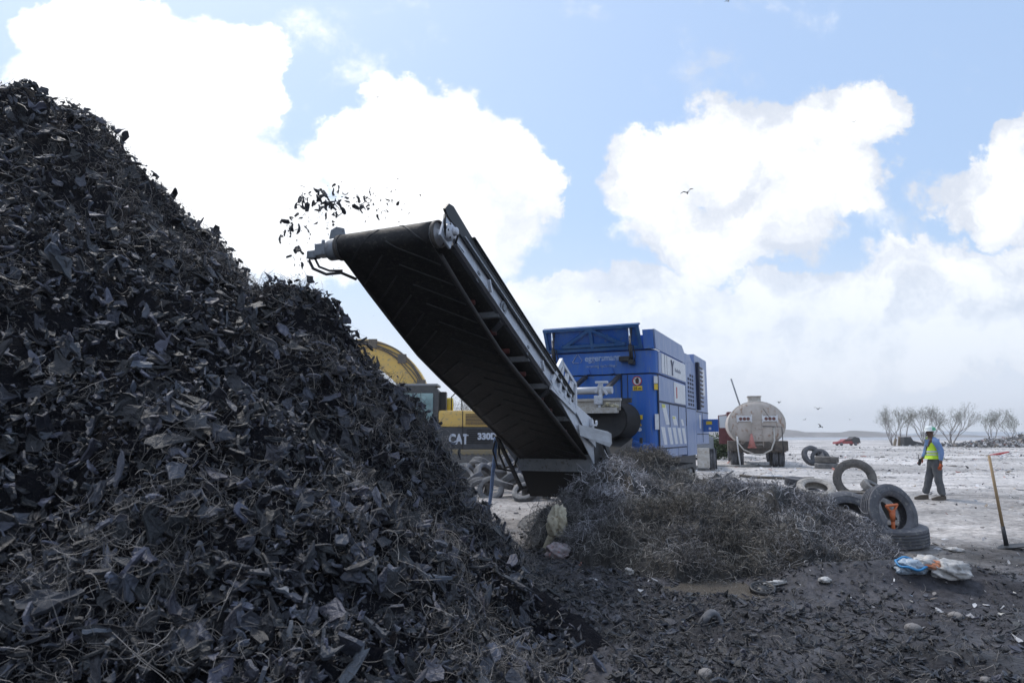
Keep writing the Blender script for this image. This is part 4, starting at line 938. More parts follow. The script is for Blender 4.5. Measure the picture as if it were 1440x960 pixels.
# ------------------------------------------------------------------ tyres
M_ty = [mat('tyre_rubber', (.085,.088,.10), (.15,.15,.165), .75, scale=5, bump=.25, bscale=60, lo=.45, hi=.7, c3=(.20,.195,.19)),
        mat('dusty_tyre_rubber', (.14,.14,.145), (.26,.255,.25), .85, scale=4, bump=.3, bscale=50),
        mat('whitewashed_tyre', (.42,.40,.37), (.30,.28,.26), .85, scale=4, bump=.3, c3=(.16,.15,.14)),
        mat('brown_worn_tyre', (.11,.10,.097), (.18,.17,.155), .8, scale=5, bump=.3, c3=(.06,.06,.06))]
def tyre_mesh(nm, Ro, Ri, W_, mi, groove=4, seg=72, lugs=False):
    h = W_/2; pr = []
    pr += [(Ri, h*.62), (Ri+.012, h*.72), (Ri+(Ro-Ri)*.25, h*.93), (Ri+(Ro-Ri)*.5, h*1.0), (Ri+(Ro-Ri)*.72, h*.97), (Ro-.035, h*.90), (Ro-.008, h*.80)]
    xs_ = np.linspace(h*.76, -h*.76, groove*2+2); gw = .012
    x_ = h*.78; step = 2*h*.76/(groove+1)
    for g in range(groove):
        c_ = h*.76-(g+1)*step; cr = Ro*(1-.012*(c_/h)**2*2)
        pr += [(cr, c_+.012), (cr-.018, c_+.009), (cr-.018, c_-.009), (cr, c_-.012)]
    pr += [(Ro-.008, -h*.80), (Ro-.035, -h*.90), (Ri+(Ro-Ri)*.72, -h*.97), (Ri+(Ro-Ri)*.5, -h*1.0), (Ri+(Ro-Ri)*.25, -h*.93), (Ri+.012, -h*.72), (Ri, -h*.62)]
    pr += [(Ri+.015, -h*.55), (Ri+(Ro-Ri)*.45, -h*.80), (Ro-.06, -h*.70), (Ro-.045, 0), (Ro-.06, h*.70), (Ri+(Ro-Ri)*.45, h*.80), (Ri+.015, h*.55)]
    b_ = MB(); b_.lathe(pr, seg, 'z', closed=True)
    # sidewall rim ring and lettering-like ribs
    for sgn in (1, -1):
        b_.lathe([(Ri+(Ro-Ri)*.38, sgn*h*.985), (Ri+(Ro-Ri)*.38+.006, sgn*(h*.985+.006)), (Ri+(Ro-Ri)*.38+.012, sgn*h*.99)], seg)
    o = b_.build(nm, M_ty[mi]); me = o.data
    for p in me.polygons: p.use_smooth = True
    me.set_sharp_from_angle(angle=R(38)) if hasattr(me, 'set_sharp_from_angle') else None
    bpy.data.objects.remove(o); return me
TM = [tyre_mesh('truck_tyre', .50, .285, .28, 0), tyre_mesh('truck_tyre', .50, .29, .27, 1), tyre_mesh('truck_tyre', .48, .28, .27, 2, 3), tyre_mesh('truck_tyre', .49, .29, .26, 3, 3), tyre_mesh('car_tyre', .33, .20, .21, 1, 3, 40)]
def tyre(mi, loc, tilt=(0, 0, 0), label=None, group='old tyres stacked and leaning on the yard', sc=1, name='truck_tyre'):
    o = bpy.data.objects.new(name, TM[mi]); S.collection.objects.link(o); o.location = loc; o.rotation_euler = [R(a_) for a_ in tilt]; o.scale = (sc,)*3
    tag(o, label, 'tyre', group); return o
# front group
tyre(0, (5.44, 10.12, .14), (2, -3, 10), 'big black truck tyre lying flat under the upright tyre that holds the orange shovel', sc=1.0)
tyre(0, (5.38, 9.98, .45), (76, 0, 16), 'big black truck tyre standing upright on a flat tyre with the orange shovel through it', sc=.82)
tyre(0, (5.12, 10.6, .27), (40, -24, 20), 'big black truck tyre leaning left of the upright tyre with its tread up', sc=.98)
tyre(3, (4.95, 10.05, .14), (10, 8, 0), 'half buried truck tyre at the edge of the wire heap beneath the leaning tyre')
tyre(1, (5.85, 10.95, .25), (62, 12, 40), 'dusty grey truck tyre seen through the hole of the upright tyre', sc=.9)
# second group
p = gnd(1195, 699); tyre(3, (8.02, 16.2, .13), (3, 0, 0), 'worn truck tyre lying flat below the brown upright tyre', sc=.9)
tyre(3, (8.38, 17.0, .49), (84, 0, -24), 'brown worn truck tyre standing upright with bright ground showing through its hole', sc=1.0)
p = gnd(1222, 702); tyre(1, (8.62, 16.5, .25), (25, 30, 0), 'dusty grey truck tyre wedged right of the brown upright tyre', sc=.72)
p = gnd(1156, 706); tyre(0, (7.38, 16.2, .13), (0, 0, 0), 'black truck tyre lying flat beneath the whitish tyre', sc=.82)
tyre(2, (6.98, 16.0, .31), (24, -4, 0), 'whitish grey dusty tyre tilted on top of a black tyre', sc=.88)
p = gnd(1120, 694); tyre(0, (7.32, 17.5, .13), (0, 2, 0), 'lower black tyre of the low stack left of the whitish tyre', sc=.78)
tyre(0, (7.27, 17.5, .38), (4, 5, 0), 'upper black tyre of the low stack left of the whitish tyre', sc=.78)
# far stack
p = gnd(1163, 660); tyre(1, (p.x, p.y, .16), (0, 0, 0), 'bottom grey tyre of the far stack in front of the red car', sc=1.05)
tyre(3, (p.x+.02, p.y, .46), (0, 2, 0), 'second grey tyre of the far stack in front of the red car', sc=1.05)
tyre(0, (p.x-.15, p.y+1.2, .60), (72, 0, 12), 'thin black tyre standing upright behind the left of the far stack', sc=.95)
tyre(0, (p.x+.2, p.y+1.1, .50), (70, 18, -25), 'black tyre leaning behind the middle of the far stack', sc=.85)
tyre(0, (p.x+.5, p.y+1.1, .42), (60, 25, 30), 'black tyre leaning behind the right of the far stack', sc=.8)
# dusty heap of tyres at the foot of the excavator
DT = [(662,655,20,.3),(676,650,20.5,.45),(690,648,20.5,.35),(665,675,18.5,.3),(683,668,19,.35),(700,660,19.5,.5),(716,655,19.5,.6),(730,662,19,.5),(722,672,18,.4),(706,680,17.6,.3),(742,678,17.6,.25),(755,690,17.2,.2),(738,692,16.8,.15),(690,688,17.4,.15),(672,690,17.6,.15),(760,675,18.2,.3),(650,665,19.5,.3),(715,640,21,.55),(745,660,19,.4)]
for k_, (u, v, Y_, z_) in enumerate(DT):
    q = at(u, v, Y_); tyre(4 if k_ % 3 else 1, (q.x, Y_, max(.14, min(q.z, z_+.15))), (random.uniform(-75, 75), random.uniform(-60, 60), random.uniform(0, 180)),
         'grey dusty tyre in the low jumbled heap below the excavator', 'dusty tyres heaped below the excavator', random.uniform(.9, 1.15) if k_ % 3 else .62, 'car_tyre')

# ------------------------------------------------------------------ orange handled shovel in the tyre, long shovel at right
orange = mat('orange_plastic', (.62,.16,.05), (.50,.14,.06), .5, scale=8); wood = mat('pale_wood', (.42,.29,.16), (.34,.23,.13), .65, scale=9, stretch=(1,1,.15), bump=.1)
s1 = empty('orange_shovel', (5.36, 9.86, .08), 0, 'short shovel with orange handle standing in the middle of the stacked tyres', 'shovel', rot=(R(4), R(-4), R(15)))
b_ = MB(); b_.tube([(0, 0, .02), (0, 0, .40)], [.022, .03], 10); b_.tube([(0, 0, .28), (0, 0, .42)], [.03, .045], 10); b_.tube([(-.09, 0, .50), (-.05, 0, .44), (0, 0, .41), (.05, 0, .44), (.09, 0, .50)], .018, 8); b_.tube([(-.10, 0, .50), (.10, 0, .50)], .02, 8); b_.build('handle', orange, s1)
b_ = MB(); b_.tube([(0, 0, -.1), (0, 0, .05)], .018, 8)
for sgn in (1, -1): b_.prism([(0, .0), (sgn*.02, .03), (sgn*.11, .02), (sgn*.12, -.06), (sgn*.08, -.28), (0, -.34)], 'y', -.006+sgn*.001, .006+sgn*.001)
b_.build('blade', dsteel, s1)
p0 = gnd(1416, 770); s2 = empty('long_handled_shovel', tuple(p0), 0, 'long wooden handled shovel standing upright in the bare ground at the right edge', 'shovel', rot=(R(2), R(-7.2), 0))
b_ = MB(); b_.tube([(0, 0, .22), (0, 0, 1.28)], [.021, .018], 10); b_.build('handle', wood, s2)
b_ = MB(); b_.tube([(0, 0, .03), (0, 0, .30)], [.030, .024], 10); b_.build('socket', dsteel, s2)
b_ = MB(); b_.add([(-.14, -.02, .0), (.02, -.12, .012), (.30, -.10, .0), (.38, 0, -.01), (.30, .10, .0), (.02, .12, .012), (-.14, .02, .0)], [(0,1,2,3,4,5,6)]); b_.add([(-.14, -.02, .012), (.02, -.12, .024), (.30, -.10, .012), (.38, 0, .002), (.30, .10, .012), (.02, .12, .024), (-.14, .02, .012)], [(6,5,4,3,2,1,0)]); b_.build('blade', dsteel, s2)

# ------------------------------------------------------------------ water tanker seen from behind
tx = gnd(1067, 656); tk = empty('tanker_truck', (tx.x, tx.y, 0), R(-15.5), 'dirty white tanker truck seen from behind with a traffic cone on its tail', 'truck')
tkw = mat('tanker_white', (.50,.46,.43), (.38,.33,.29), .5, scale=1.6, bump=.05, c3=(.28,.19,.14), stretch=(1,1,.6))
b_ = MB(); n = 32; E1, E2 = 1.36, 1.14; prof = [(math.cos(2*math.pi*k/n)*E1, 2.12+math.sin(2*math.pi*k/n)*E2) for k in range(n)]
rings = [(.0, .96), (-.10, .80), (-.16, .45)]
vs = [(0, -.18, 2.12)]
rr_ = [(-.16, .5), (-.11, .8), (-.03, .97), (.03, 1.0), (5.4, 1.0), (5.5, .95), (5.6, .5)]
for y_, s_ in rr_: vs += [(p[0]*s_, y_, 2.12+(p[1]-2.12)*s_) for p in prof]
vs.append((0, 5.62, 2.12)); fs = [(0, 1+k, 1+(k+1) % n) for k in range(n)]
for j in range(len(rr_)-1): fs += [(1+j*n+k, 1+j*n+(k+1) % n, 1+(j+1)*n+(k+1) % n, 1+(j+1)*n+k) for k in range(n)]
fs += [(len(vs)-1, 1+(len(rr_)-1)*n+(k+1) % n, 1+(len(rr_)-1)*n+k) for k in range(n)]
b_.add(vs, fs, True); tank = b_.build('tank', tkw, tk)
b_ = MB(); b_.lathe([(1.0, 0), (1.0, 0)], 4)if False else None
b_.tube([(p[0]*1.005, .02, 2.12+(p[1]-2.12)*1.005) for p in prof+prof[:1]], .02, 6, False); b_.build('end_ring', cream, tank)
b_ = MB(); b_.rng(-.32, .28, .35, 1.1, 3.22, 3.52, .03); b_.rng(-.36, .32, .3, 1.15, 3.50, 3.56, .02); b_.build('manhole', cream, tank)
for x0 in (-.93, .28):
    b_ = MB(); b_.rng(x0, x0+.68, -.26, -.20, 2.25, 2.52, .015); b_.rng(x0-.03, x0+.02, -.24, -.05, 2.2, 2.58); b_.rng(x0+.66, x0+.71, -.24, -.05, 2.2, 2.58); lb = b_.build('lamp_bar', whitep, tk)
    for k in range(3):
        m_ = MB(); m_.lathe([(0, -.29), (.075, -.29), (.085, -.26), (.085, -.25), (0, -.25)], 14, 'y', (x0+.16+k*.18, 0, 2.38)); m_.build('tail_lamp', mat('dark_red_lens', (.13,.05,.045), rough=.3), lb)
b_ = MB()
for x0 in (-.25, .25): b_.tube([(x0, -.28, 1.0), (x0, -.26, 1.9), (x0, -.20, 2.3), (x0, .0, 3.0)], .018, 6)
for k in range(6): b_.tube([(-.25, -.27, 1.1+k*.25), (.25, -.27, 1.1+k*.25)], .014, 6)
b_.build('ladder', tkw, tk)
b_ = MB(); b_.tube([(.25, -.28, 2.0), (1.15, -.28, 1.98), (1.17, -.28, .55)], .022, 6); b_.tube([(.30, -.28, 2.9), (.62, -.28, 2.4)], .012, 5); b_.build('grab_rail', dsteel, tk)
b_ = MB(); b_.tube([(-.92, -.25, 1.35), (-.95, -.32, 1.2), (-.7, -.38, .85), (-.2, -.4, .62), (.2, -.4, .62), (.6, -.38, .85), (.78, -.3, 1.3), (.78, -.22, 2.0)], .038, 8); b_.build('hose', mat('pale_hose', (.48,.46,.42), rough=.6), tk)
b_ = MB(); b_.tube([(-.98, -.28, 1.5), (-.97, -.32, 1.0), (-.93, -.34, .45), (-.88, -.36, .02)], .035, 8); b_.build('drain_hose', mat('white_hose', (.62,.62,.62), rough=.5), tk)
b_ = MB(); b_.rng(-1.3, 1.3, -.05, .25, .72, .92, .02); b_.rng(-.5, .5, -.02, 7.5, .62, .95); b_.prism([(-.9, .9), (-.55, 1.25), (.55, 1.25), (.9, .9)], 'y', -.12, .3); b_.build('chassis', mat('muddy_chassis', (.07,.06,.055), (.14,.12,.10), .8, scale=5), tk)
for x0, x1 in ((-1.42, -.82), (.78, 1.42)):
    b_ = MB(); b_.rng(x0, x1, -.15, 1.4, .78, 1.28, .04); b_.build('mudguard_box', MATS['muddy_chassis'], tk)
def wheel(par, x, y, r_, w_, nm='wheel'):
    b_ = MB(); b_.lathe([(r_*.55, x-w_/2), (r_*.9, x-w_/2), (r_, x-w_*.38), (r_, x-w_*.1), (r_-.02, x-w_*.06), (r_-.02, x+w_*.06), (r_, x+w_*.1), (r_, x+w_*.38), (r_*.9, x+w_/2), (r_*.55, x+w_/2)], 28, 'x', (0, y, r_)); o = b_.build(nm, M_ty[0], par)
    b_ = MB(); b_.lathe([(0, x-w_*.3), (r_*.56, x-w_*.35), (r_*.56, x+w_*.35), (0, x+w_*.3)], 18, 'x', (0, y, r_)); b_.build('rim', cream, o)
for y_ in (.55, 1.85):
    for x_ in (-1.13, -.82, .82, 1.13): wheel(tk, x_, y_, .48, .27)
for x_ in (-1.1, 1.1): wheel(tk, x_, 6.9, .48, .28)
b_ = MB(); b_.rng(-1.22, 1.22, 6.2, 8.0, 1.0, 2.95, .08); b_.rng(-1.72, -1.20, 6.25, 6.30, 1.05, 2.0, .02); cabt = b_.build('cab', mat('maroon_paint', (.10,.02,.025), (.14,.04,.045), .5), tk)
b_ = MB(); b_.tube([(-1.70, 6.25, 2.0), (-1.70, 6.25, 2.72), (-1.25, 6.25, 2.75)], .035, 6); b_.build('door_frame', MATS['maroon_paint'], cabt)
b_ = MB(); b_.rng(-1.67, -1.22, 6.255, 6.265, 2.0, 2.70); b_.build('door_window', mat('pale_glass', (.55,.60,.66), rough=.15), cabt)
b_ = MB(); b_.tube([(-.68, 1.5, 3.1), (-.82, 1.5, 3.6), (-1.08, 1.5, 4.55)], .04, 8); b_.build('mast', gpaint, tk)
b_ = MB(); b_.rng(1.3, 1.75, 6.6, 6.7, 2.62, 2.72, .02); b_.rng(1.30, 1.36, 6.6, 6.7, 2.0, 2.62); b_.build('mirror', dsteel, tk)
cone = empty('traffic_cone', (0, 0, 0), 0, 'faded red traffic cone hung on the tail of the tanker', 'traffic cone'); mw = tk.matrix_basis.copy()
cone.location = mw @ Vector((-.30, -.42, .93)); cone.rotation_euler = (0, 0, R(-15.5))
b_ = MB(); b_.lathe([(0, .70), (.035, .70), (.19, .04), (0, .04)], 18, 'z'); b_.build('cone_body', mat('faded_red', (.46,.15,.13), (.42,.20,.18), .6, scale=8), cone)
b_ = MB(); b_.rng(-.21, .21, -.14, .14, 0, .045, .01); b_.build('cone_base', MATS['faded_red'], cone)

# parked flatbed hidden behind the shredder, its rear wheel and tank show beneath
ft = empty('parked_lorry', (8.95, 31.0, 0), R(-14), 'lorry parked behind the blue shredder with only its white tank and wheel showing', 'truck')
b_ = MB(); b_.rng(-2.3, .0, -.1, .0, .95, 1.15); b_.rng(-2.3, .1, 0, 6, .95, 1.5, .02); b_.build('flatbed', gpaint, ft)
b_ = MB(); b_.rng(-.62, -.10, -.25, .7, .12, 1.0, .04); b_.build('fuel_tank', cream, ft)
wheel(ft, .03, .6, .50, .28); wheel(ft, -2.1, .6, .50, .28)
b_ = MB(); b_.tube([(-2.1, .6, .5), (.03, .6, .5)], .06, 8); b_.build('axle', dsteel, ft)
b_ = MB(); b_.tube([(.2, .3, .05), (.2, .28, .95)], .03, 6); b_.build('mudflap_bracket', dsteel, ft)
# ------------------------------------------------------------------ worker (skin-grown body, clothing over it)
def skin(name, verts, edges, radii, m, parent, root=0, sub=2, disp=0):
    me = bpy.data.meshes.new(name); bm = bmesh.new(); lay = bm.verts.layers.skin.verify(); vs = [bm.verts.new(v) for v in verts]
    for i, v in enumerate(vs):
        r_ = radii[i]; v[lay].radius = r_ if isinstance(r_, tuple) else (r_, r_); v[lay].use_root = (i == root)
    for a_, c_ in edges: bm.edges.new((vs[a_], vs[c_]))
    bm.to_mesh(me); bm.free(); o = bpy.data.objects.new(name, me); S.collection.objects.link(o)
    md = o.modifiers.new('skin', 'SKIN'); md.use_smooth_shade = True; sb_ = o.modifiers.new('sub', 'SUBSURF'); sb_.levels = sub; sb_.render_levels = sub
    dg = bpy.context.evaluated_depsgraph_get(); m2 = bpy.data.meshes.new_from_object(o.evaluated_get(dg)); bpy.data.objects.remove(o)
    m2.materials.clear(); m2.materials.append(m)
    if disp:
        co = np.empty(len(m2.vertices)*3); m2.vertices.foreach_get('co', co); co = co.reshape(-1, 3)
        n_ = np.stack([fbm(co[:, 1]+co[:, 0], co[:, 2], 9, 3, 1), fbm(co[:, 0], co[:, 2], 9, 3, 2), fbm(co[:, 0], co[:, 1], 9, 3, 3)*.4], 1)*disp
        m2.vertices.foreach_set('co', (co+n_).ravel())
    for p in m2.polygons: p.use_smooth = True
    o = bpy.data.objects.new(name, m2); S.collection.objects.link(o); o.parent = parent; return o
mp_ = gnd(1318, 703); man = empty('person', (mp_.x, mp_.y, 0.0), R(-14), 'man in white helmet, yellow safety vest and blue sleeves walking across pale ground', 'person')
skin_m = mat('brown_skin', (.13,.07,.045), (.10,.055,.035), .55); trous = mat('grey_trousers', (.075,.08,.09), (.11,.115,.12), .8, scale=6, bump=.4, bscale=14)
shirt = mat('blue_shirt', (.13,.22,.42), (.17,.27,.48), .8, scale=6, bump=.3, bscale=14); vest = mat('yellow_vest', (.60,.85,.03), (.50,.75,.03), .6, scale=6, bump=.2)
glove = mat('orange_glove', (.48,.10,.03), (.35,.08,.03), .7, scale=20, bump=.3); boot = mat('brown_boot', (.07,.055,.045), (.12,.10,.08), .75, scale=12)
refl = mat('reflective_grey', (.55,.56,.56), rough=.4)
# faces -x; near side is -y
BV = [(0,0,.98),(0.01,0,1.12),(.0,0,1.30),(-.01,0,1.44),(-.03,0,1.52),(-.045,0,1.60),(-.045,0,1.69),
      (.03,-.10,.92),(.02,-.12,.52),(.09,-.13,.12),   # near leg
      (-.01,.10,.92),(-.10,.11,.52),(-.20,.11,.13),   # far leg, forward
      (.01,-.20,1.40),(.09,-.26,1.15),(.06,-.27,.90),(.045,-.27,.82),
      (-.02,.20,1.40),(-.07,.24,1.15),(-.20,.20,.98),(-.25,.19,.95)]
BE = [(0,1),(1,2),(2,3),(3,4),(4,5),(5,6),(0,7),(7,8),(8,9),(0,10),(10,11),(11,12),(3,13),(13,14),(14,15),(15,16),(3,17),(17,18),(18,19),(19,20)]
BR = [(.13,.15),(.12,.15),(.13,.17),(.08,.14),.055,(.075,.09),(.07,.075),.085,.06,.042,.085,.06,.042,.06,.045,.033,.028,.06,.045,.033,.028]
bd = skin('body', BV, BE, BR, skin_m, man)
# face
b_ = MB(); b_.tube([(-.115,0,1.615),(-.145,0,1.585)], [.012,.016], 8); b_.tube([(-.118,-.028,1.545),(-.124,0,1.543),(-.118,.028,1.545)], .007, 6)
for sgn in (1,-1): b_.lathe([(0,-.01),(.02,-.008),(.024,0),(.018,.01),(0,.01)], 10, 'y', (-.03, sgn*.083, 1.61))
b_.build_each('face_feature', mat('dark_skin', (.09,.045,.03), rough=.5), bd)
b_ = MB()
for sgn in (1,-1): b_.lathe([(0,-.006),(.009,-.004),(.01,0),(.008,.004),(0,.005)], 8, 'x', (-.117, sgn*.032, 1.63))
b_.build_each('eye', black, bd)
b_ = MB(); b_.tube([(-.108,-.04,1.568),(-.135,0,1.562),(-.108,.04,1.568)], .010, 6); b_.build('moustache', black, bd)
skin('trousers', [(0,0,1.06),(0,0,.94),(.03,-.105,.84),(.02,-.125,.50),(.09,-.135,.10),(-.01,.105,.84),(-.11,.115,.50),(-.21,.115,.12)], [(0,1),(1,2),(2,3),(3,4),(1,5),(5,6),(6,7)],
     [(.135,.165),(.135,.165),.115,.092,.088,.115,.092,.085], trous, man, 1, 2, .02)
skin('shirt', [(0,0,1.10),(0,0,1.30),(-.01,0,1.45),(.01,-.205,1.405),(.095,-.265,1.15),(.06,-.275,.93),(-.02,.205,1.405),(-.075,.245,1.15),(-.19,.205,.99)], [(0,1),(1,2),(2,3),(3,4),(4,5),(2,6),(6,7),(7,8)],
     [(.13,.16),(.14,.175),(.085,.13),.082,.068,.052,.082,.068,.052], shirt, man, 1, 2, .016)
vs_ = skin('vest', [(0.0,0,1.02),(0,0,1.16),(-.0,0,1.33),(-.005,0,1.44),(0,-.155,1.455),(-.015,.155,1.455)], [(0,1),(1,2),(2,3),(3,4),(3,5)], [(.155,.185),(.16,.19),(.158,.20),(.12,.16),.088,.088], vest, man, 1, 2, .012)
def torso_ring(z, w_, nm, m_):
    b_ = MB(); k_ = 28; rx, ry = .160, .192; v_ = []
    for zz in (z-w_/2, z+w_/2):
        for k in range(k_): a_ = 2*math.pi*k/k_; v_.append((rx*math.cos(a_), ry*math.sin(a_), zz))
    b_.add(v_, [(k, (k+1) % k_, k_+(k+1) % k_, k_+k) for k in range(k_)], True); return b_.build(nm, m_, vs_)
dm = (Vector((0,0,0)))
# reflective band hugging the vest, from the vest's own surface
def band(zc, hw_, m_, nm):
    me = vs_.data; bm = bmesh.new(); bm.from_mesh(me)
    for zz, nrm_ in ((zc-hw_, (0,0,-1)), (zc+hw_, (0,0,1))):
        bmesh.ops.bisect_plane(bm, geom=bm.verts[:]+bm.edges[:]+bm.faces[:], plane_co=(0,0,zz), plane_no=nrm_, clear_outer=True)
    bm.normal_update()
    for v in bm.verts: v.co += Vector((v.normal.x, v.normal.y, 0))*.006
    m2 = bpy.data.meshes.new(nm); bm.to_mesh(m2); bm.free(); m2.materials.append(m_)
    o = bpy.data.objects.new(nm, m2); S.collection.objects.link(o); o.parent = vs_
band(1.16, .022, refl, 'reflective_band'); band(1.09, .014, refl, 'reflective_band')
b_ = MB()
for sgn in (1,-1): b_.beam((-.13, sgn*.085, 1.28), (-.03, sgn*.10, 1.50), .035, .012)
b_.beam((-.165, .0, 1.08), (-.135, .0, 1.40), .02, .012); b_.build('dark_strap', mat('dark_strap', (.05,.09,.05), rough=.7), vs_)
b_ = MB(); b_.lathe([(.138, 1.655), (.118, 1.665), (.112, 1.70), (.098, 1.745), (.065, 1.775), (0, 1.785), ], 24, 'z', (-.045, 0, 0)); b_.prism([(-.125,-.075),(-.18,-.05),(-.195,0),(-.18,.05),(-.125,.075)], 'z', 1.652, 1.664); hl = b_.build('helmet', mat('white_helmet', (.70,.74,.73), rough=.35), man)
b_ = MB(); b_.prism([(-.02, 1.675), (.07, 1.675), (.055, 1.735), (.0, 1.76)], 'y', -.118, .118); b_.build('green_band', mat('green_band', (.12,.50,.30), rough=.5), hl)
def hand(nm, w0, d_, side_, m_):
    w0 = Vector(w0); d_ = Vector(d_).normalized(); sv = Vector(side_).normalized(); nv = d_.cross(sv)
    V_ = [w0, w0+d_*.05, w0+d_*.095]; E_ = [(0,1),(1,2)]; R_ = [.03, (.042,.026), (.042,.022)]
    for k, (o_, l_) in enumerate(((-.032,.075),(-.011,.085),(.011,.08),(.032,.062))):
        a_ = len(V_); V_ += [w0+d_*.105+sv*o_, w0+d_*(.105+l_*.5)+sv*o_+nv*.012, w0+d_*(.105+l_*.85)+sv*o_*.9+nv*.036]; E_ += [(2,a_),(a_,a_+1),(a_+1,a_+2)]; R_ += [.0125,.012,.0105]
    a_ = len(V_); V_ += [w0+d_*.05-sv*.045+nv*.01, w0+d_*.095-sv*.06+nv*.03]; E_ += [(1,a_),(a_,a_+1)]; R_ += [.015,.012]
    return skin(nm, V_, E_, R_, m_, man, 0, 1)
hand('glove', (.05,-.272,.90), (-.15,.02,-1), (-1,0,.15), glove); hand('glove', (-.20,.20,.985), (-.5,-.05,-.85), (-.85,0,.5), glove)
b_ = MB(); b_.box((-.27,.16,.90), (.06,.05,.16), Matrix.Rotation(R(15),3,'Y'), .01); b_.tube([(-.28,.16,.98),(-.285,.16,1.08)], .007, 6); rd = b_.build('hand_radio', black, None)
rd.matrix_world = Matrix.Translation(man.location) @ Matrix.Rotation(R(-14), 4, 'Z'); tag(rd, 'small black radio held in the far glove of the walking man', 'radio')
for x_, y_, n_ in ((.07,-.135,0), (-.23,.115,1)):
    b_ = MB(); vs2 = [(x_+.07,y_-.045,0),(x_-.20,y_-.05,0),(x_-.235,y_,0),(x_-.20,y_+.05,0),(x_+.07,y_+.045,0),(x_+.075,y_-.045,.12),(x_-.08,y_-.05,.11),(x_-.22,y_-.035,.055),(x_-.225,y_+.035,.055),(x_-.08,y_+.05,.11),(x_+.075,y_+.045,.12)]
    b_.add(vs2, [(0,1,7,6,5),(1,2,7),(2,3,8,7),(3,4,10,9,8),(0,5,10,4),(5,6,9,10),(6,7,8,9),(4,3,2,1,0)]); b_.build('boot', boot, man)

# ------------------------------------------------------------------ far trees
barkm = mat('pale_bark', (.27,.245,.23), (.19,.175,.17), .9, scale=4); leafm = mat('sparse_leaves', (.11,.13,.085), attr=True, rough=.8, spec=.15)
def far_tree(u, Y_, wid, hgt, label, seed, leaf=1.0, base_z=0, stems=5):
    r_ = random.Random(seed); nr_ = np.random.default_rng(seed); q = gnd(u, 640); x0 = (u-720)/960*Y_*1.0
    e = empty('thorn_tree', (x0, Y_, base_z), 0, label, 'tree', 'bare trees along the far edge of the yard'); b_ = MB(); tips = []
    def grow(p, d, l_, rad, dep):
        q_ = [p]; 
        for k in range(3):
            d = (d+Vector((r_.uniform(-.22,.22), r_.uniform(-.22,.22), r_.uniform(-.05,.16)))).normalized(); q_.append(q_[-1]+d*l_/3)
        b_.tube(q_, [rad, rad*.88, rad*.76, rad*.62], 5 if dep < 2 else 3, False)
        if q_[-1].z > hgt*.42: tips.extend(q_[1:])
        if dep < 4:
            for k in range(3 if dep else 2):
                an = r_.uniform(0, 6.28); s_ = r_.uniform(.35, .75); nd = (d+Vector((math.cos(an)*s_, math.sin(an)*s_, r_.uniform(-.1,.25)))).normalized()
                grow(q_[-1] if k else q_[2], nd, l_*r_.uniform(.62,.82), rad*.60, dep+1)
    for k in range(stems):
        an = 6.28*k/stems+r_.uniform(-.5,.5); sp = r_.uniform(.25,.85)*wid/hgt; grow(Vector((math.cos(an)*.15, math.sin(an)*.15, 0)), Vector((math.cos(an)*sp, math.sin(an)*sp, 1)).normalized(), hgt*.36, hgt*.013, 0)
    b_.build('trunk', barkm, e)
    tp = np.array([tuple(t) for t in tips]); n_ = int(1900*leaf); idx = nr_.integers(0, len(tp), n_); P_ = tp[idx]+nr_.normal(size=(n_,3))*.26
    lt = [(np.array([(-.5,-.3,0),(.5,-.2,.1),(.4,.35,0),(-.3,.3,.12)]), np.array([(0,1,2),(0,2,3)]))]
    c_ = np.array([[.20,.215,.17]])*(.6+.8*nr_.random((n_,1)))
    big('crown', [scatter(lt, P_, np.tile([[0,0,1.]], (n_,1)), nr_.uniform(.04,.12,n_)*(Y_/100), c_, nr_, 1.2)], [leafm], e)
far_tree(1249, 110, 5.4, 6.4, 'leftmost bare spreading tree on the skyline, left of the tan boards', 3, 1.0, stems=4)
far_tree(1266, 108, 3.2, 6.0, 'slim bare tree standing just right of the leftmost one', 4, .7, stems=2)
far_tree(1296, 110, 5.8, 6.7, 'wide many stemmed bare tree behind the left of the man', 5, 1.1, stems=6)
far_tree(1331, 110, 6.8, 6.8, 'wide bare tree whose trunks rise right of the man in the helmet', 6, 1.2, stems=5)
far_tree(1387, 112, 4.2, 6.0, 'narrow bare tree standing left of the refuse bank', 7, .9, stems=3)
far_tree(1417, 114, 4.2, 5.4, 'small bare tree rising from behind the refuse bank', 8, .9, stems=3)
far_tree(652, 62, 3.2, 5.6, 'pale green leafy tree glimpsed above the excavator hood', 11, 3.0, stems=4)
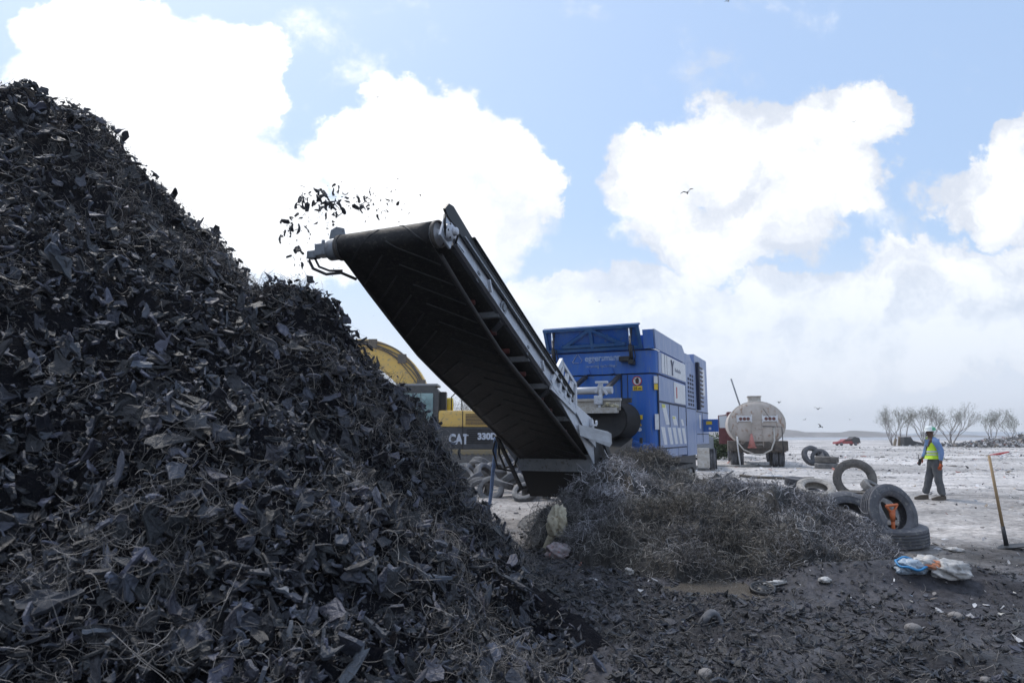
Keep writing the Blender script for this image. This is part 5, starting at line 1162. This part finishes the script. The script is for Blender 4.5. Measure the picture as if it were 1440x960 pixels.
# shrub behind the shredder
def shrub(u, Y_, rx, h_, label, seed, n_=2600):
    nr_ = np.random.default_rng(seed); x0 = (u-720)/960*Y_; e = empty('green_shrub', (x0, Y_, 0), 0, label, 'shrub', 'shrubs beyond the shredder')
    b_ = MB(); r_ = random.Random(seed)
    for k in range(9):
        a_ = r_.uniform(0, 6.28); s_ = r_.uniform(.2, .8)*rx; b_.tube([(0,0,0), (math.cos(a_)*s_*.4, math.sin(a_)*s_*.4, h_*.4), (math.cos(a_)*s_, math.sin(a_)*s_, h_*r_.uniform(.6,.85))], [.04,.03,.012], 5)
    b_.build('stem', barkm, e)
    cl = nr_.normal(size=(16, 3))*np.array([rx*.42, rx*.42, h_*.22])+np.array([0,0,h_*.5]); P_ = cl[nr_.integers(0,16,n_)]+nr_.normal(size=(n_,3))*np.array([rx*.2, rx*.2, h_*.13]); P_ = P_[P_[:,2] > .02]; n_ = len(P_)
    lt = [(np.array([(-.5,-.25,0),(.5,-.2,.1),(.4,.3,0),(-.3,.3,.12)]), np.array([(0,1,2),(0,2,3)]))]
    big('crown', [scatter(lt, P_, np.tile([[0,0,1.]], (n_,1)), nr_.uniform(.08,.2,n_), np.array([[.07,.10,.05]])*(.5+nr_.random((n_,1))), nr_, .9)], [leafm], e)
shrub(1003, 46, 1.0, 1.55, 'leafy green shrub just right of the parked lorry wheel behind the shredder', 21); shrub(1021, 50, 1.3, 1.15, 'lower green shrub between the shredder and the tanker', 22); shrub(980, 52, 1.3, 1.4, 'green shrub mostly hidden behind the rear of the shredder', 23)

# ------------------------------------------------------------------ refuse bank and far wreck
def rb(x, y): return np.maximum(0, 3.1*sstep(x, 58, 84)*np.exp(-((y-97)/5.)**2)+.5*fbm(x, y, .45, 3, 40)*sstep(x, 56, 62))-.1
p0 = grid_part(54, 110, 86, 108, .35, rb, lambda V: np.tile([[.09,.088,.09]], (len(V),1)), 0, lambda V: V[:,2] > 0)
x, y = sample(9000, 56, 105, 87, 102, lambda a_, b_: np.where(rb(a_, b_) > .05, 1, .05), rng); P_, n_ = surf(rb, x, y, .2); sz = .12+.55*rng.random(len(x))**2
ci = rng.choice(10, len(x), p=[.12,.1,.16,.16,.16,.14,.08,.04,.02,.02]); 
tag(big('refuse_bank', [p0, scatter(big_t, P_+n_*.08, n_, np.stack([sz*1.3, sz, sz*.6], 1), pal[ci]*.75, rng, .5)], [M_rub]), 'long bank of dumped grey and pale refuse at the far right below the trees', 'refuse bank', kind='stuff')
q = gnd(1190, 627); rc = empty('wrecked_car', (q.x*1.05, q.y*1.05, 0), R(4), 'low red wrecked car with a dark rear far away on the white ground', 'car')
rc.scale = (.78, .78, .78)
b_ = MB(); b_.prism([(-2.3,.35),(-2.25,.7),(-1.2,.85),(-.5,1.25),(.9,1.3),(1.6,.95),(2.1,.85),(2.15,.35)], 'y', -.85, .85); cbd = b_.build('body', mat('faded_dark_red', (.30,.03,.035), (.20,.03,.03), .5), rc)
b_ = MB(); b_.prism([(-1.0,.88),(-.45,1.2),(.85,1.24),(1.4,.95)], 'y', -.87, .87); b_.build('window', black, cbd)
b_ = MB(); b_.prism([(.9,.5),(.7,1.3),(1.3,1.75),(2.3,1.5),(2.5,.5)], 'y', -.9, .88); b_.build('open_boot', dsteel, rc)
for x_ in (-1.4, 1.5):
    for y_ in (-.8, .8):
        b_ = MB(); b_.lathe([(0,-.1),(.3,-.1),(.32,0),(.3,.1),(0,.1)], 18, 'y', (x_, y_, .3)); b_.build('wheel', M_ty[0], rc)
tanb = mat('tan_board', (.42,.34,.26), (.35,.27,.20), .8)
for k_, (u, h_, l_) in enumerate(((1253, 1.1, 'leftmost tan board standing at the foot of the bare trees'), (1259, 1.4, 'tall tan board in the middle of three at the foot of the trees'), (1264, 1.2, 'rightmost of three tan boards at the foot of the bare trees'))):
    b_ = MB(); b_.box((0, 0, h_/2), (.5, .08, h_), Euler((.1, .25-.2*k_, .3)).to_matrix(), .02); o = b_.build('tan_board', tanb); o.location = ((u-720)/960*104, 104, .0); tag(o, l_, 'board', 'tan boards below the trees')
b_ = MB(); b_.prism([(-.9,0),(-.8,1.3),(.2,1.35),(.5,.8),(2.2,.35),(2.3,0)], 'y', -.5, .5); b_.box((-.2,-.55,.7), (.5,.1,.4), None, .05); o = b_.build('scrap_engine', dsteel); o.location = ((1271-720)/960*103, 103, 0); tag(o, 'dark scrap metal lump right of the tan boards', 'scrap metal')

# ------------------------------------------------------------------ cloths, bags and small finds
def crumple(name, loc, dims, m, label, cat, seed, amp=.3, rot=(0,0,0), sub=4, flat=False):
    bm = bmesh.new(); bmesh.ops.create_icosphere(bm, subdivisions=sub, radius=.5)
    V_ = np.array([tuple(v.co) for v in bm.verts]); s_ = seed*3.1
    a_ = 1-2*np.abs(fbm(V_[:,0]*1.0+V_[:,2]+s_, V_[:,1]-V_[:,2]*.7, 2.3, 4, seed, .6)); b2 = fbm(V_[:,0]-V_[:,1]+s_, V_[:,2]*1.2+V_[:,1], 5, 3, seed+9)
    V_ = V_*(1+amp*(a_-.8)+amp*.5*b2)[:, None]; V_[:,2] = np.maximum(V_[:,2], -.36+.05*b2)
    for v, c_ in zip(bm.verts, V_): v.co = Vector((c_[0]*dims[0], c_[1]*dims[1], c_[2]*dims[2]))
    me = bpy.data.meshes.new(name); bm.to_mesh(me); bm.free(); me.materials.append(m)
    for p in me.polygons: p.use_smooth = True
    o = bpy.data.objects.new(name, me); S.collection.objects.link(o); o.location = loc; o.rotation_euler = rot; return tag(o, label, cat)
clothm = mat('cream_cloth', (.50,.46,.36), (.38,.34,.25), .85, scale=6, bump=.5, bscale=18, c3=(.25,.21,.15)); plast = mat('white_plastic_film', (.50,.49,.48), (.34,.33,.32), .4, scale=6, bump=.4, c3=(.24,.23,.22))
crag = crumple('cream_cloth', (.62, 9.62, .36), (.27,.30,.48), clothm, 'crumpled cream cloth hanging against the left end of the wire heap', 'cloth', 3, .5, (0,.15,0))
b_ = MB(); b_.tube([(.0,0,-.10),(-.07,-.02,-.22),(-.12,-.03,-.36),(-.14,-.04,-.46)], [.06,.05,.035,.02], 8); b_.build('cloth_end', clothm, crag)
crumple('pinkish_bag', (.58, 8.95, .08), (.34,.28,.24), mat('pinkish_bag', (.24,.20,.21), (.36,.34,.36), .6, scale=7, bump=.5, c3=(.40,.18,.18)), 'crumpled pink and grey plastic bag on the mud below the cream cloth', 'plastic bag', 5, .4)
def G0(x, y): return float(G(np.array([x]), np.array([y]))[0])
def onG(u, v, dz=0):
    r_o = ray(u, v); tt = np.arange(2, 20, .01); gz = G(r_o[0]*tt, r_o[1]*tt); k_ = int(np.argmax(CZ+r_o[2]*tt < gz)); q = Vector((r_o[0]*tt[k_], r_o[1]*tt[k_], 0)); z_ = float(gz[k_])
    return (q.x, q.y, z_+dz)
crumple('white_sack', onG(1335, 812, .07), (.42,.30,.22), plast, 'larger translucent white plastic sack lying on the mud beside the orange wrapper', 'plastic sack', 8, .45)
crumple('white_sack', onG(1302, 800, .05), (.34,.26,.16), plast, 'smaller white plastic sack lying between the blue ringed bag and the larger sack', 'plastic sack', 9, .5)
crumple('orange_wrapper', onG(1316, 809, .10), (.24,.14,.10), mat('orange_wrapper', (.62,.20,.08), (.55,.30,.2), .5, scale=9, bump=.3), 'crumpled orange wrapper lying on the white plastic sacks', 'wrapper', 10, .5)
bb = crumple('clear_bag', onG(1281, 806, .05), (.32,.26,.17), mat('blueish_film', (.34,.42,.50), (.22,.27,.34), .3, scale=8, bump=.4, c3=(.08,.10,.13)), 'clear plastic bag with a bright blue ring in front of the lying tyre', 'plastic bag', 11, .35)
b_ = MB(); b_.tube([(.145*math.cos(a_), .12*math.sin(a_)-.02, .045+.035*math.sin(a_)+.01*math.sin(5*a_)) for a_ in np.linspace(0, 6.28, 30)], .012, 6, False); b_.build('blue_ring', mat('bright_blue', (.03,.22,.48), rough=.4), bb)
for k_, (u, v, d_, l_) in enumerate(((1240, 772, (.30,.14,.14), 'torn white film hanging from the wire heap beside the lying tyre'), (1253, 785, (.34,.2,.08), 'flat crumpled white film left of the blue ringed bag'), (1342, 775, (.25,.15,.07), 'scrap of white film behind the white sacks'), (1160, 818, (.16,.12,.06), 'small white crumpled film right of the wheel cover'), (885, 806, (.13,.1,.09), 'white crumpled paper on the mud left of the puddle'), (1092, 822, (.3,.14,.04), 'wet pale film spread beside the puddle and the wheel cover'), (1200, 775, (.22,.2,.10), 'greyish film at the right foot of the wire heap'))):
    crumple('plastic_film', onG(u, v, .02), d_, plast, l_, 'plastic film', 20+k_, .6, (0,0,k_*1.3), 3)
crumple('red_scrap', onG(1219, 778, .10), (.12,.10,.10), mat('red_scrap', (.42,.10,.12), (.35,.2,.2), .6), 'small red plastic scrap at the right end of the wire heap', 'plastic scrap', 31, .5, sub=3)
crumple('tan_lump', onG(744, 884, .05), (.10,.07,.08), mat('tan_lump', (.52,.38,.26), (.45,.3,.2), .7), 'small tan lump of foam lying on the black shreds in the foreground', 'foam lump', 32, .5, sub=3)
for k_, (u, v, s_, l_) in enumerate(((1284, 886, .11, 'pale rounded stone alone on the dark mud at lower right'), (1386, 958, .06, 'white stone at the bottom edge near the right corner'), (1085, 788, .13, 'rounded grey brown stone at the foot of the wire heap'), (1109, 791, .15, 'larger grey stone right of the brown one at the foot of the wire heap'), (992, 950, .09, 'white stone at the bottom middle of the photo'), (1345, 870, .12, 'pale stone right of the lone rounded stone'))):
    crumple('stone', onG(u, v, s_*.15), (s_*1.2, s_, s_*.7), mat('stone_grey', (.24,.225,.22), (.15,.145,.145), .85, scale=12, bump=.3), l_, 'stone', 40+k_, .22, (0,0,k_), 3)
q = onG(1073, 834, .045); wc = empty('wheel_cover', q, 0, 'round black plastic wheel cover lying in the mud beside the puddle', 'wheel cover', rot=(R(14), R(-4), 0))
b_ = MB(); b_.lathe([(.0,.012),(.05,.014),(.055,.004),(.085,.0),(.10,.006),(.105,.022),(.128,.022),(.132,.0),(.125,-.03),(0,-.02)], 40); b_.build('rim', black, wc)
b_ = MB()
for k in range(12): a_ = k*math.pi/6; b_.box((.072*math.cos(a_), .072*math.sin(a_), .012), (.036, .010, .012), Matrix.Rotation(a_, 3, 'Z'))
b_.build('spoke', mat('dusty_black_plastic', (.07,.07,.075), rough=.6), wc)
q = onG(1000, 878, -.02); b_ = MB(); b_.tube([(.085*math.cos(a_), .03*math.sin(a_*2), .11*math.sin(a_)) for a_ in np.linspace(0, math.pi, 12)], [.03]*12, 8); o = b_.build('rubber_arch', M_ty[0]); o.location = q; o.scale = (1,1.6,1); tag(o, 'arched offcut of black tyre tread standing in the mud below the puddle', 'tyre offcut')
q = gnd(1390, 712); b_ = MB(); b_.lathe([(0,.02),(.3,.03),(.42,.05),(.45,.0),(0,-.02)], 20); o = b_.build('dark_sheet', dsteel); o.location = (q.x*1.06+.8, q.y*.8, .03); o.scale = (1.2,.8,1); tag(o, 'dark flat metal lid lying on the pale ground near the long shovel', 'metal lid')
# hoses, ropes, sticks
b_ = MB(); b_.tube([Vector(at(*p_)) for p_ in ((697, 615, 11.6), (696, 640, 11.9), (693, 665, 12.2), (691, 690, 12.5), (688, 712, 12.7), (684, 722, 12.9), (672, 728, 13.0))], .032, 8)
tag(b_.build('blue_hose', mat('blue_hose', (.10,.20,.44), (.18,.28,.48), .5, scale=12)), 'blue hose hanging from the conveyor down to the bare ground', 'hose')
b_ = MB(); b_.tube([(8.9, 31.0-3, .12), (7.3, 24.2, .05), (7.0, 22.5, .06), (7.6, 21.2, .05), (8.2, 21.6, .05), (8.6, 23, .05)], .035, 6); tag(b_.build('black_hose', black), 'black hose curling on the ground right of the shredder tracks', 'hose')
b_ = MB(); q = gnd(1000, 656); b_.tube([(q.x-.5, q.y, .05), (q.x+2.2, q.y+.1, .05)], .04, 6); tag(b_.build('white_pipe', cream), 'thin pale pipe lying on the ground left of the tanker', 'pipe')
q = gnd(1040, 673); b_ = MB(); b_.tube([(q.x, q.y, .12), (q.x+.5, q.y-.2, .06), (q.x+1.5, q.y-.3, .04), (q.x+2.6, q.y-.2, .05)], [.05,.06,.05,.03], 7); tag(b_.build('branch', mat('dark_branch', (.07,.06,.05), (.12,.10,.08), .9)), 'dark bent branch lying on the ground in front of the tanker', 'branch')
q = gnd(1085, 671); b_ = MB(); b_.box((q.x, q.y, .05), (.7,.35,.05), Matrix.Rotation(.2,3,'Z'), .01); tag(b_.build('white_board', whitep), 'flat white board lying just behind the dark branch', 'board')
q = gnd(1082, 692); b_ = MB(); b_.box((q.x, q.y, .05), (.5,.25,.10), Matrix.Rotation(.1,3,'Z'), .03); tag(b_.build('timber_block', MATS['dark_branch']), 'dark weathered timber block left of the low black tyre stack', 'timber')
q = gnd(1402, 640); b_ = MB(); b_.prism([(-.9,0),(-.2,.12),(.9,.30),(.95,.24),(0,0)], 'y', -.1, .1); o = b_.build('red_scrap', redm); o.location = (q.x, q.y, 0); tag(o, 'thin bright red metal strip lying far off beyond the long shovel', 'scrap metal')

# ------------------------------------------------------------------ rubber scraps flung off the belt
fly_me = []
for k_ in range(14):
    V_, T_ = chip_template(rng, 9, True, .12); V_[:, 2] *= 1.5
    o_ = big('flying_rubber_scrap', [(V_, T_, np.tile([[.03,.03,.036]], (len(V_),1)), 0)], [M_shred]); fly_me.append(o_.data); bpy.data.objects.remove(o_)
for k_ in range(6):
    V_, T_ = wire_template(rng, 7, .7, .06); o_ = big('flying_rubber_scrap', [(V_, T_, np.tile([[.03,.03,.036]], (len(V_),1)), 0)], [M_shred]); fly_me.append(o_.data); bpy.data.objects.remove(o_)
FL = [(402,266+50,60),(420,300,0)]
r_ = random.Random(12); cnt = 0
clus = [(470,285,34,14,34,.035),(425,310,16,22,26,.04),(520,288,26,10,18,.03),(432,278,9,8,13,.10),(445,292,14,10,18,.13),(412,315,9,6,9,.09),(405,330,7,4,6,.10),(425,290,7,8,8,.10),(428,355,9,10,9,.09),(470,268,8,6,8,.09),(480,285,12,10,14,.10),(468,305,7,5,6,.09),(505,275,10,9,14,.09),(515,285,10,8,12,.08),(540,292,14,9,16,.055),(560,285,18,12,16,.03),(410,325,12,14,14,.07),(440,330,25,18,12,.04),(445,375,22,18,14,.035),(515,420,40,45,14,.025),(580,470,40,40,6,.02),(416,365,4,4,3,.11),(455,272,5,4,5,.1),(600,290,14,8,5,.02)]
for (u, v, su, sv, n_, s_) in clus:
    for k in range(n_):
        Y_ = 7.75+r_.gauss(0, .28); q = at(u+r_.gauss(0, su*1.0), v+r_.gauss(0, sv*1.0), Y_); sc_ = s_*r_.uniform(.3, 1.15)
        o = bpy.data.objects.new('flying_rubber_scrap', r_.choice(fly_me)); S.collection.objects.link(o); o.location = q; o.rotation_euler = (r_.uniform(0,6), r_.uniform(0,6), r_.uniform(0,6)); o.scale = (sc_*1.25, sc_*.8, sc_)
        tag(o, 'torn black rubber scrap flying through the air off the end of the conveyor', 'rubber scrap', 'rubber scraps flying off the conveyor')
# ------------------------------------------------------------------ birds
birdm = mat('dark_plumage', (.03,.03,.035), (.05,.05,.05), .7)
for (u, v, Y_, s_, lab) in ((967,271,38,1.0,'large dark bird with raised wings high in the middle of the sky'),(1024,2,50,.7,'small dark bird at the very top edge of the sky'),(530,137,60,.6,'tiny dark bird against the white cloud at upper left'),(1201,172,60,.6,'tiny dark bird in front of the tall cloud at right'),(1150,575,50,.8,'dark bird low in the sky right of the tanker mast'),(1154,600,52,.8,'dark bird just above the skyline right of the tanker'),(1132,590,70,.6,'faint bird low between the tanker and the two dark birds'),(1195,590,75,.55,'faint bird low above the red wrecked car'),(1096,566,60,.7,'bird gliding right above the tanker tank'),(843,424,70,.5,'tiny bird in the pale sky above the shredder')):
    q = at(u, v, Y_); b_ = MB(); b_.tube([(-.20,0,0),(-.12,0,.01),(.02,0,.02),(.16,0,0),(.26,0,-.005)], [.012,.05,.065,.03,.04], 8)
    for sgn in (1,-1): b_.add([(-.08,sgn*.04,.03),(.10,sgn*.04,.02),(.05,sgn*.25,.16),(-.10,sgn*.25,.17),(.10,sgn*.52,.12),(.0,sgn*.42,.17),(-.08,sgn*.04,.045),(.10,sgn*.04,.035),(.05,sgn*.25,.175),(-.10,sgn*.25,.185)], [(0,1,2,3),(3,2,4,5),(9,8,7,6),(5,4,8,9),(0,3,9,6),(1,7,8,2)])
    o = b_.build('bird', birdm); o.location = q; o.scale = (s_*.8,)*3; o.rotation_euler = (random.uniform(-.5,.5), random.uniform(-.2,.2), random.uniform(.6,2.2)); tag(o, lab, 'bird', 'birds in the sky')

# ------------------------------------------------------------------ the hazy air
b_ = MB(); b_.rng(-1560, 1560, -1560, 1560, -3, 42); hz = b_.build('haze', bpy.data.materials.new('haze'))
hm = hz.data.materials[0]; hm.use_nodes = True; hn = hm.node_tree; hn.nodes.clear(); ho = hn.nodes.new('ShaderNodeOutputMaterial'); hv = hn.nodes.new('ShaderNodeVolumePrincipled')
hv.inputs['Color'].default_value = (.97, .985, 1, 1); hv.inputs['Density'].default_value = .0006; hv.inputs['Anisotropy'].default_value = .2; hn.links.new(hv.outputs[0], ho.inputs['Volume'])
tag(hz, kind='stuff', label='pale haze in the air over the yard')
